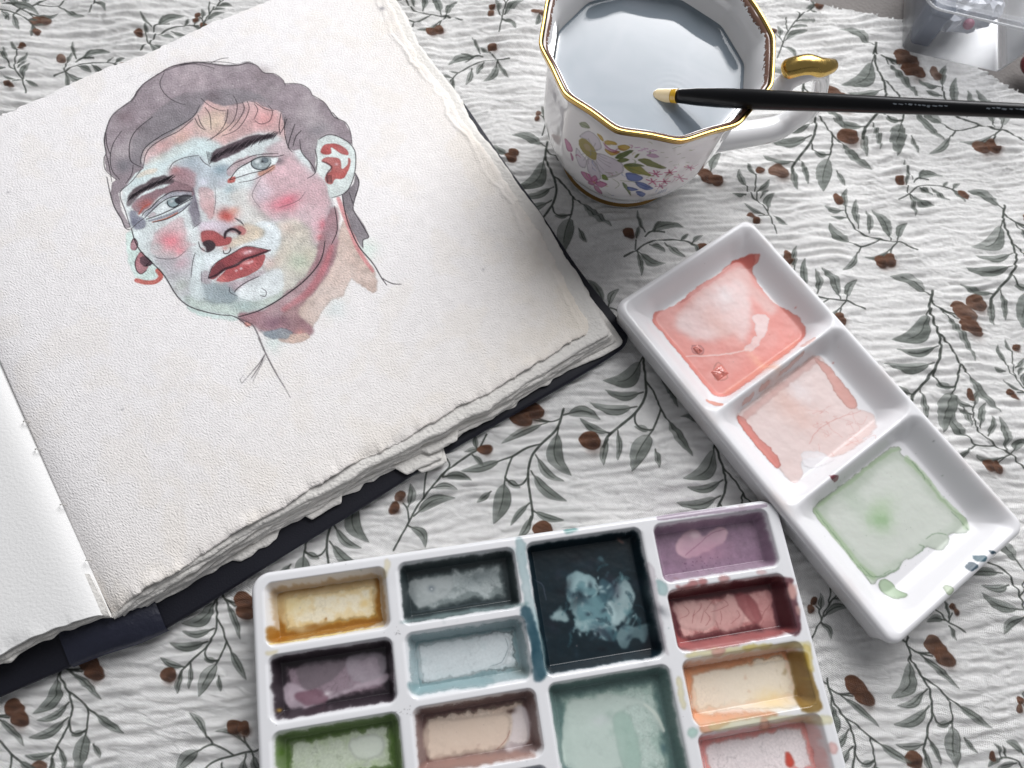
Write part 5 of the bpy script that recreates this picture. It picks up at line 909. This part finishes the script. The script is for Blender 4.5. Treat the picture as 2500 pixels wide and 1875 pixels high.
def US(P, wd, c, al=.85): CV.stroke(zc(P), wd, c, al)
for P in ([(560, 370), (700, 380), (830, 440), (890, 520), (880, 590), (760, 640), (640, 580), (570, 450)], [(470, 440), (540, 450), (620, 560), (640, 640), (560, 640), (480, 560)], [(380, 180), (480, 120), (600, 200), (640, 300), (560, 340), (480, 230)], [(350, 300), (400, 380), (460, 450), (450, 530), (380, 500), (340, 400)]):
    U(P, (214, 208, 218), .9, edge=1); 
    q = np.array(P, float); c_ = q.mean(0)
    for w_ in q[::1]: US([tuple((np.array((500, 360))*.75+w_*.25)), tuple((np.array((500, 360))*.35+w_*.65))], .35, (130, 122, 132), .6)
U([(375, 220), (440, 210), (530, 290), (585, 370), (560, 440), (480, 410), (400, 330)], (150, 136, 62), .95); U([(430, 260), (480, 270), (520, 340), (490, 350), (440, 310)], (176, 158, 120), .9)
for P in ([(680, 230), (720, 205), (800, 215), (830, 250), (760, 250), (700, 260)], [(850, 270), (930, 270), (975, 310), (900, 340), (850, 310)], [(690, 310), (760, 330), (860, 340), (780, 380), (720, 350)], [(580, 140), (640, 170), (670, 230), (620, 210)]): U(P, (196, 164, 70), .9, edge=.6)
for k in range(6): US([(660+6*k, 235+14*k), (740+12*k, 290+12*k), (830+6*k, 330+5*k)], .3, (130, 40, 90), .8)
def LF(b, t, w_, c=(112, 118, 48)):
    b, t = np.array(b, float), np.array(t, float); d = t-b; n = np.array([-d[1], d[0]])/np.hypot(*d)*w_/2
    U([tuple(b), tuple(b+d*.3+n), tuple(b+d*.65+n*.8), tuple(t), tuple(b+d*.65-n*.8), tuple(b+d*.3-n)], c, .95, edge=.7); US([tuple(b), tuple(t)], .25, (70, 84, 34), .8)
LF((800, 410), (1005, 350), 60, (96, 112, 60)); LF((820, 440), (960, 450), 50, (110, 122, 60)); LF((1065, 455), (1395, 522), 70); LF((895, 510), (1215, 620), 95, (140, 138, 50)); LF((900, 500), (1130, 520), 40, (100, 112, 56)); LF((1020, 430), (1080, 385), 25); LF((650, 600), (720, 660), 50, (120, 140, 60)); LF((890, 700), (990, 840), 40, (130, 146, 110)); LF((380, 20), (490, 80), 60, (150, 160, 130))
for P in ([(490, 690), (560, 610), (600, 660), (560, 720)], [(570, 700), (640, 670), (715, 710), (640, 740)], [(560, 720), (620, 740), (660, 815), (590, 780)], [(400, 570), (500, 600), (540, 680), (470, 660)], [(230, 180), (280, 240), (300, 330), (250, 310)], [(280, 340), (310, 400), (300, 440)]): U(P, (200, 128, 166), .9, edge=1)
US([(490, 600), (540, 680), (600, 650), (700, 710)], .35, (160, 40, 100)); CV.blob(zc([(560, 690)])[0], .7, (190, 170, 90))
for P in ([(920, 610), (980, 600), (1060, 620), (1125, 655), (1060, 690), (960, 680)], [(1030, 700), (1130, 705), (1240, 745), (1160, 775), (1080, 745)], [(950, 750), (1010, 755), (1070, 775), (1000, 800), (950, 780)], [(1050, 800), (1110, 795), (1160, 815), (1120, 845), (1070, 830)]):
    U(P, (96, 116, 178), .9, edge=1); US([P[0], P[2]], .3, (52, 66, 130))
for c_, s_ in (((1265, 595), 60), ((1440, 590), 60), ((1235, 680), 60), ((1375, 690), 55), ((1560, 655), 60), ((1670, 540), 45), ((1330, 735), 50)):
    for a_ in (0, 1.1, 2.2, 3.4, 4.4, 5.3): US([c_, (c_[0]+s_*1.3*math.cos(a_), c_[1]+s_*.6*math.sin(a_))], .55, (158, 34, 84), .85)
for k in range(7): US([(1030+34*k, 315+((k*37) % 50)), (1080+34*k, 320+((k*37) % 50))], .35, (150, 60, 140), .8); US([(1270+28*k, 800+((k*23) % 30)), (1290+28*k, 770+((k*23) % 30))], .4, (96, 116, 180), .7); US([(1330+50*k, 350+((k*53) % 180)), (1370+50*k, 345+((k*53) % 180))], .3, (110, 120, 90), .7)
U([(1160, 400), (1240, 380), (1315, 400), (1240, 425)], (196, 160, 190), .9); US([(640, 640), (780, 620), (900, 590)], .3, (120, 130, 90)); US([(770, 650), (850, 720), (800, 770)], .3, (130, 140, 110)); US([(860, 680), (1000, 700), (1060, 720)], .3, (120, 130, 90)); US([(700, 790), (760, 830)], .3, (140, 150, 130))
# scattered sprays on the side away from the main bunch, and inside the far rim
CV.f = lambda p: np.asarray(p, float)
for k in range(90):
    th = rnd.uniform(0, 150)+(0 if k % 2 else 0); y = rnd.uniform(14, 66); c_ = ((158, 60, 100), (96, 116, 170), (110, 124, 70), (190, 160, 80), (170, 150, 180))[k % 5]
    CV.fill([(th+rnd.uniform(.6, 1.8)*math.cos(a_), y+rnd.uniform(.6, 1.8)*math.sin(a_)) for a_ in np.linspace(0, 5.6, 7)], c_, .75, edge=.5, raw=True)
for k in range(46):
    x, y = cupmap([(rnd.uniform(1400, 1690), rnd.uniform(355, 480))])[0]; g_ = rnd.uniform(0, 6.3); L0 = rnd.uniform(.8, 2.6); c_ = ((120, 132, 84), (150, 158, 120), (150, 60, 104), (104, 118, 170), (176, 160, 110), (90, 108, 70))[k % 6]
    CV.stroke([(x, y), (x+L0*math.cos(g_), y+L0*math.sin(g_)+.3), (x+1.7*L0*math.cos(g_+.4), y+1.7*L0*math.sin(g_+.4))], rnd.uniform(.25, .7), c_, .6, raw=True)
CV.feather(.12, .28, .5)
imc = CV.image('cup_flowers')
cw = mat('bone_china', rough=.10, image=imc, coat=.8, spec=.6); white = mat('white_china', (.80, .80, .81), .10, coat=.8, spec=.6)
# gold speckle creeping down inside the rim, faint crackle lines
N, L_, b = nodes(white); ao = N.new('ShaderNodeTexCoord'); sx = N.new('ShaderNodeSeparateXYZ'); L_.new(ao.outputs['Object'], sx.inputs[0]); nn_ = N.new('ShaderNodeTexNoise'); nn_.inputs['Scale'].default_value = 900; nn_.inputs['Detail'].default_value = 4; L_.new(ao.outputs['Object'], nn_.inputs[0])
mr = N.new('ShaderNodeMapRange'); mr.inputs[1].default_value = .0785; mr.inputs[2].default_value = .0825; L_.new(sx.outputs['Z'], mr.inputs[0]); m1 = N.new('ShaderNodeMath'); m1.operation = 'ADD'; L_.new(mr.outputs[0], m1.inputs[0]); L_.new(nn_.outputs['Fac'], m1.inputs[1])
gt = N.new('ShaderNodeMath'); gt.operation = 'GREATER_THAN'; gt.inputs[1].default_value = 1.28; L_.new(m1.outputs[0], gt.inputs[0]); mc = N.new('ShaderNodeMixRGB'); mc.inputs[1].default_value = (.80, .80, .81, 1); mc.inputs[2].default_value = (.16, .085, .06, 1); L_.new(gt.outputs[0], mc.inputs[0]); L_.new(mc.outputs[0], b.inputs['Base Color'])
gold = bump_noise(mat('worn_gilding', (.66, .45, .14), .20, metal=1.0), 420, .00006, 1, 4, rough_var=(.14, .30))
bronze = mat('dark_gilt_edge', (.22, .10, .045), .35, metal=.8)
cup = empty('tea_cup', (*CC, 0))
def lathe(zz, rr, n, inner=False, off=0.0):
    th = np.linspace(0, 2*np.pi, n+1); rows = []
    for z_, r_ in zip(zz, rr): r2 = r_*lobes(th, np.full_like(th, z_), inner)+off; rows.append(np.stack([r2*np.cos(th), r2*np.sin(th), z_+.0003*np.cos(12*(th-TH0))*-ss(np.array([z_]), .05, CH)[0]], 1))
    return np.stack(rows), th
def dense(a, r, n): s = np.linspace(0, 1, n); l = np.r_[0, np.cumsum(np.hypot(np.diff(a), np.diff(r)))]; l /= l[-1]; return np.interp(s, l, a), np.interp(s, l, r)
from_s = lambda a, r, n: (lambda q: (q[:, 0], q[:, 1]))(smooth(np.stack([a, r], 1), n, False))
za, ra = from_s(zs, rs, 7); rows, th = lathe(za, ra, 360); V = rows.reshape(-1, 3)
uvx = np.broadcast_to(th*R0*1000, (len(za), len(th))).ravel(); uvy = np.broadcast_to(za[:, None]*1000, (len(za), len(th))).ravel()
obj('body', mesh('body', V, gridF(len(za), len(th)), CV.uv(uvx, uvy)), cw, cup)
zb, rb_ = from_s(zi, ri, 7); rows, th = lathe(zb, rb_, 360, True); obj('inside', mesh('inside', rows.reshape(-1, 3), gridF(len(zb), len(th))[:, ::-1]), white, cup)
V = [(0, 0, .0061), *[(.0045*math.cos(a_), .0045*math.sin(a_), .0062) for a_ in np.linspace(0, 2*np.pi, 24, endpoint=False)]]
obj('inside_bottom', mesh('inside_bottom', V, [(0, i+1, (i+1) % 24+1) for i in range(24)]), white, cup)
# lip: gilt band rolled over the edge, darker line either side
lz = np.array([.0814, .0824, .0833, .0838, .0838, .0832, .0824, .0815]); lr = np.array([.0529, .0531, .05335, .0531, .0522, .05165, .0513, .0510])
lz, lr = from_s(lz, lr, 4); rows, th = lathe(lz, lr, 360, off=.00022); obj('gold_rim', mesh('gold_rim', rows.reshape(-1, 3), gridF(len(lz), len(th))), gold, cup)
for a_, r_, o_ in (((.0807, .0816), (.05265, .0529), .00012), ((.0817, .0808), (.0510, .0506), .0)):
    rows, th = lathe(np.array(a_), np.array(r_), 360, off=o_+.0001 if o_ else -.0001); obj('rim_line', mesh('rim_line', rows.reshape(-1, 3), gridF(2, len(th))[:, ::(1 if o_ else -1)]), bronze, cup)
rows, th = lathe(np.array([.0008, .0026, .0034]), np.array([.0319, .0318, .0314]), 200, off=.00018); obj('gold_foot_ring', mesh('gold_foot_ring', rows.reshape(-1, 3), gridF(3, len(th))), bump_noise(mat('shaded_foot_gilding', (.34, .20, .06), .4, metal=.9), 700, .0001), cup)  # dull brown tone: the shadow on the foot is put into its gilding
# handle
HA = math.radians(9.5)
def hp(az, rho, z_): a_ = math.radians(az); return (rho*math.cos(a_), rho*math.sin(a_), z_)
def pxh(p, z_): q = W([p], z_)[0]-CC; return (q[0], q[1], z_)
Ph = smooth([hp(0, .0500, .064), pxh((1893, 228), .069), pxh((1925, 196), .075), pxh((1965, 178), .079), pxh((1998, 176), .0775), pxh((2003, 205), .064), pxh((1995, 242), .050), pxh((1975, 268), .038), pxh((1935, 292), .028), pxh((1880, 318), .0215), hp(11, .0480, .021), hp(10, .042, .021)], 8, False)
rr = np.interp(np.linspace(0, 1, len(Ph)), [0, .1, .25, .38, .5, .68, .8, .9, 1], [.0066, .0048, .0042, .0038, .0038, .0050, .0064, .0072, .008]); Vh, Fh = tube(Ph, rr, 20, True, 1.0); obj('handle', mesh('handle', Vh, Fh), mat('handle_china', (.82, .82, .83), .10, coat=.8), cup)
Pg = smooth([pxh((1918, 176), .0770), pxh((1935, 168), .0795), pxh((1970, 161), .0815), pxh((2000, 165), .0812), pxh((2022, 163), .0800), pxh((2035, 158), .0790)], 8, False); rg = np.interp(np.linspace(0, 1, len(Pg)), [0, .12, .4, .7, .93, 1], [.0036, .0050, .0050, .0040, .0030, .0008]); Vg, Fg = tube(Pg, rg, 20, True, 1.0)
obj('thumb_rest', mesh('thumb_rest', Vg, Fg), gold, cup)
tag(cup, 'white china tea cup with painted flowers, lobed gold rim and gilded handle', 'tea cup')

# water in the cup
ZW = .0655; n = 240; th = np.linspace(0, 2*np.pi, n, endpoint=False); rw = np.interp(ZW, zb, rb_)*lobes(th, np.full(n, ZW), True)-.0001
fr = np.r_[0, np.linspace(.04, .94, 60), np.linspace(.945, 1, 16)]; VW = []
tipc = np.array(W([(1640, 236)], ZW)[0])-CC
for f in fr:
    x, y = f*rw*np.cos(th), f*rw*np.sin(th); d = np.hypot(x-tipc[0], y-tipc[1]); men = .0011*np.exp(-((1-f)*rw.mean()/.0016)); VW.append(np.stack([x, y, ZW+men+.00004*np.sin(d*2100)*np.exp(-d/.006)*(d < .02)+.0006*np.exp(-d/.0012)], 1))
V = np.concatenate(VW); F = gridF(len(fr), n, True)
wm_ = bpy.data.materials.new('cloudy_rinse_water'); wm_.use_nodes = True; N = wm_.node_tree.nodes; L_ = wm_.node_tree.links; N.clear()
out = N.new('ShaderNodeOutputMaterial'); df = N.new('ShaderNodeBsdfDiffuse'); tr = N.new('ShaderNodeBsdfTransparent'); gl = N.new('ShaderNodeBsdfGlossy'); gl.inputs['Roughness'].default_value = .05; fn = N.new('ShaderNodeFresnel'); fn.inputs['IOR'].default_value = 1.28
tc = N.new('ShaderNodeTexCoord'); nn_ = N.new('ShaderNodeTexNoise'); nn_.inputs['Scale'].default_value = 38; nn_.inputs['Detail'].default_value = 2; nn_.inputs['Distortion'].default_value = .6; L_.new(tc.outputs['Object'], nn_.inputs[0])
cr_ = N.new('ShaderNodeValToRGB'); cr_.color_ramp.elements[0].position = .36; cr_.color_ramp.elements[1].position = .66; cr_.color_ramp.elements[0].color = (.25, .30, .345, 1); cr_.color_ramp.elements[1].color = (.31, .35, .40, 1); L_.new(nn_.outputs['Fac'], cr_.inputs[0]); L_.new(cr_.outputs[0], df.inputs[0])
tr.inputs[0].default_value = (.55, .64, .66, 1); m1 = N.new('ShaderNodeMixShader'); m1.inputs[0].default_value = .22; L_.new(df.outputs[0], m1.inputs[1]); L_.new(tr.outputs[0], m1.inputs[2])
m2 = N.new('ShaderNodeMixShader'); L_.new(fn.outputs[0], m2.inputs[0]); L_.new(m1.outputs[0], m2.inputs[1]); L_.new(gl.outputs[0], m2.inputs[2]); L_.new(m2.outputs[0], out.inputs[0])
bn = N.new('ShaderNodeTexNoise'); bn.inputs['Scale'].default_value = 26; bn.inputs['Detail'].default_value = 1; L_.new(tc.outputs['Object'], bn.inputs[0]); bp = N.new('ShaderNodeBump'); bp.inputs['Distance'].default_value = .00025; L_.new(bn.outputs['Fac'], bp.inputs['Height']); L_.new(bp.outputs[0], gl.inputs['Normal'])
wo = obj('rinse_water', mesh('rinse_water', V, F), wm_); wo.location = (*CC, 0); tag(wo, 'cloudy blue grey rinse water standing in the flowered tea cup', 'water')

# paint brush leaning over the rim, end dipped in the water
A3 = np.array([*W([(1642, 234)], ZW+.0030)[0], ZW+.0030]); B3 = np.array([*W([(1850, 243)], .0880)[0], .0880]); D3 = (B3-A3)/np.linalg.norm(B3-A3)
br = empty('paint_brush', tuple(A3)); black = bump_noise(mat('black_lacquer', (.004, .004, .005), .30, coat=.12, spec=.22), 300, .00003, 1, 2)
def seg(name, s0, s1, rf, m, n=40):
    s = np.linspace(s0, s1, n); V, F = tube(D3*s[:, None], np.array([rf(x) for x in s]), 28); return obj(name, mesh(name, V, F), m, br)
prof = lambda s: float(np.interp(s, [-.0098, -.0090, -.0075, -.004, 0, .003, .006, .012, .022, .04, .07, .11, .17, .2], [.0006, .0019, .0027, .0029, .0030, .0030, .0032, .0037, .0040, .0041, .0035, .0028, .0022, .0020]))
seg('handle', .0026, .20, prof, black, 90); seg('coloured_band', -.0002, .0026, lambda s: prof(s)+.00012, mat('yellow_lacquer', (.62, .36, .02), .2, coat=.8), 6)
seg('handle_end', -.0098, -.0002, prof, mat('cream_lacquer', (.84, .68, .42), .3, coat=.5), 30)
sidev = np.cross(D3, [0, 0, 1.]); sidev /= np.linalg.norm(sidev); upv = np.cross(sidev, D3)
VV, FF = [], []; r2 = np.random.RandomState(3)
for s0, s1 in ((.093, .112), (.124, .150)):
    s = s0
    while s < s1:
        wl = r2.uniform(.0006, .0018); a0 = math.radians(r2.uniform(118, 126)); a1 = a0+math.radians(r2.uniform(8, 18)); rr_2 = prof(s)+.00006; b0 = len(VV)
        for ss_, aa in ((s, a0), (s+wl, a0+.05), (s+wl*.8, a1), (s-wl*.2, a1-.1)): VV.append(D3*ss_+rr_2*(-math.cos(aa)*-1*sidev*-1+math.sin(aa)*upv))
        FF.append((b0, b0+1, b0+2, b0+3)); s += wl+r2.uniform(.0003, .001)
obj('worn_lettering', mesh('worn_lettering', VV, FF), mat('worn_print', (.20, .23, .26), .7), br)
tag(br, 'black paint brush leaning over the cup rim, yellow banded end in the water', 'paint brush')

# ------------------------------------------------------------------ translucent plastic box, top right
bx = empty('plastic_box', (.181, .384, 0)); fr_ = bpy.data.materials.new('frosted_plastic'); fr_.use_nodes = True; N = fr_.node_tree.nodes; L_ = fr_.node_tree.links; N.clear()
out = N.new('ShaderNodeOutputMaterial'); tr = N.new('ShaderNodeBsdfTransparent'); tr.inputs[0].default_value = (.97, .975, .985, 1); df = N.new('ShaderNodeBsdfDiffuse'); df.inputs[0].default_value = (.80, .83, .88, 1); tl = N.new('ShaderNodeBsdfTranslucent'); tl.inputs[0].default_value = (.80, .83, .88, 1)
a1 = N.new('ShaderNodeMixShader'); a1.inputs[0].default_value = .5; L_.new(df.outputs[0], a1.inputs[1]); L_.new(tl.outputs[0], a1.inputs[2]); a2 = N.new('ShaderNodeMixShader'); a2.inputs[0].default_value = .11; L_.new(tr.outputs[0], a2.inputs[1]); L_.new(a1.outputs[0], a2.inputs[2])
gl = N.new('ShaderNodeBsdfGlossy'); gl.inputs['Roughness'].default_value = .28; fn = N.new('ShaderNodeFresnel'); fn.inputs['IOR'].default_value = 1.25; a3 = N.new('ShaderNodeMixShader'); L_.new(fn.outputs[0], a3.inputs[0]); L_.new(a2.outputs[0], a3.inputs[1]); L_.new(gl.outputs[0], a3.inputs[2]); L_.new(a3.outputs[0], out.inputs[0])
def rr_ring(x0, x1, y0, y1, r, z, n=10):
    o = []
    for cx, cy, a0 in ((x1-r, y1-r, 0), (x0+r, y1-r, 90), (x0+r, y0+r, 180), (x1-r, y0+r, 270)):
        for a_ in np.radians(np.linspace(a0, a0+90, n)): o.append((cx+r*math.cos(a_), cy+r*math.sin(a_), z))
    return o
def loft(rings, m, name, par, cap0=False, cap1=False):
    n = len(rings[0]); V = np.array(sum(rings, [])); F = [tuple(f) for f in gridF(len(rings), n, True)]
    if cap0: F.append(tuple(range(n-1, -1, -1)))
    if cap1: F.append(tuple(range(len(V)-n, len(V))))
    return obj(name, mesh(name, V, F), m, par)
BW, BD, BH = .0600, .090, .042
prs = [(0, .0008, .004), (.001, .0, .0045), (.02, -.003, .006), (BH, -.0065, .008)]
loft([rr_ring(-o, BW+o, -o, BD+o, r, z_) for z_, o, r in ((.0006, -.001, .004), (.0022, .0006, .0045), (.02, .0035, .006), (BH, .0068, .008))], fr_, 'container', bx, True)
rimp = mat('clear_plastic_rim', (.80, .82, .85), .12, coat=.5)
loft([rr_ring(-o, BW+o, -o, BD+o, r, z_) for z_, o, r in ((BH-.0030, .0072, .0085), (BH-.0026, .0098, .0105), (BH+.0004, .0100, .0108), (BH+.0012, .0090, .010), (BH+.0006, .0078, .009), (BH+.0012, .0066, .0085), (BH+.0008, .0050, .0075))], fr_, 'lid_rim', bx)
loft([rr_ring(-o, BW+o, -o, BD+o, r, z_) for z_, o, r in ((BH-.0022, .0050, .0075), (BH-.0034, .0030, .006), (BH-.0036, -.004, .006))], fr_, 'lid', bx, False, True)
tag(bx, 'frosted translucent plastic box with clear lid in the far right corner', 'plastic box')
def lumpy(name, c, r, m, seed, parent=None, amp=.3, sc3=(1, 1, 1), n=28):
    th, ph = np.linspace(0, 2*np.pi, n+1), np.linspace(0, np.pi, n//2+1); T_, P_ = np.meshgrid(th, ph); r3 = np.random.RandomState(seed); d = np.zeros_like(T_)
    for k in range(9): a, b2, c2 = r3.randint(1, 5), r3.randint(1, 5), r3.uniform(0, 6); d += r3.uniform(.2, 1)/9*np.sin(a*T_+c2)*np.sin(b2*P_)
    R_ = r*(1+amp*2*d*np.sin(P_)); V = np.stack([R_*np.sin(P_)*np.cos(T_)*sc3[0], R_*np.sin(P_)*np.sin(T_)*sc3[1], R_*np.cos(P_)*sc3[2]], -1).reshape(-1, 3)
    o = obj(name, mesh(name, V, gridF(len(ph), len(th))[:, ::-1]), m, parent); o.location = c; return o
film = mat('crumpled_wrap', (.50, .52, .57), .25, coat=.5)
wr = lumpy('crumpled_wrap', (.209, .4150, .0150), .016, film, 5, amp=.5, sc3=(1.25, 1.1, .75), n=40); me = wr.data; rv = np.random.RandomState(4)
co = np.empty(len(me.vertices)*3, np.float32); me.vertices.foreach_get('co', co); co = co.reshape(-1, 3); key = np.round(co/.0035); hsh = np.sin(key@np.array([12.9, 78.2, 37.7]))*43758.5; co *= (1+.28*((hsh-np.floor(hsh))-.5))[:, None]; co[:, 2] = np.maximum(co[:, 2], -.0135)
me.vertices.foreach_set('co', co.ravel()); me.polygons.foreach_set('use_smooth', np.zeros(len(me.polygons), bool)); me.update()
tag(wr, 'crumpled grey wrapping inside the frosted plastic box', 'wrapping')
tag(lumpy('pink_bead', (.2085, .3925, .0210), .0030, mat('pink_bead', (.32, .12, .17), .4), 6, amp=.05), 'small pink ball seen through the side of the frosted box', 'bead')
tin = empty('slate_tin', (.1845, .388, .0035)); loft([rr_ring(0+q_, .011-q_, 0+q_, .052-q_, .002, z_) for z_, q_ in ((0, .0006), (.0006, 0), (.0235, 0), (.0245, .0008))], mat('slate_enamel', (.07, .085, .12), .4), 'tin_body', tin, True, True)
loft([rr_ring(0-q_, .011+q_, 0-q_, .052+q_, .0025, z_) for z_, q_ in ((.0215, .0001), (.0215, .0006), (.0252, .0006), (.0258, 0))], mat('slate_lid', (.09, .11, .15), .35), 'tin_lid', tin, False, True)
tag(tin, 'dark slate blue tin standing in the left end of the frosted box', 'tin')
tag(lumpy('red_cap', (.2600, .3905, .0062), .0085, mat('dark_red_cap', (.16, .025, .03), .35), 9, amp=.08, sc3=(1.2, 1, .7)), 'dark red round cap lying at the right edge beside the plastic box', 'cap')
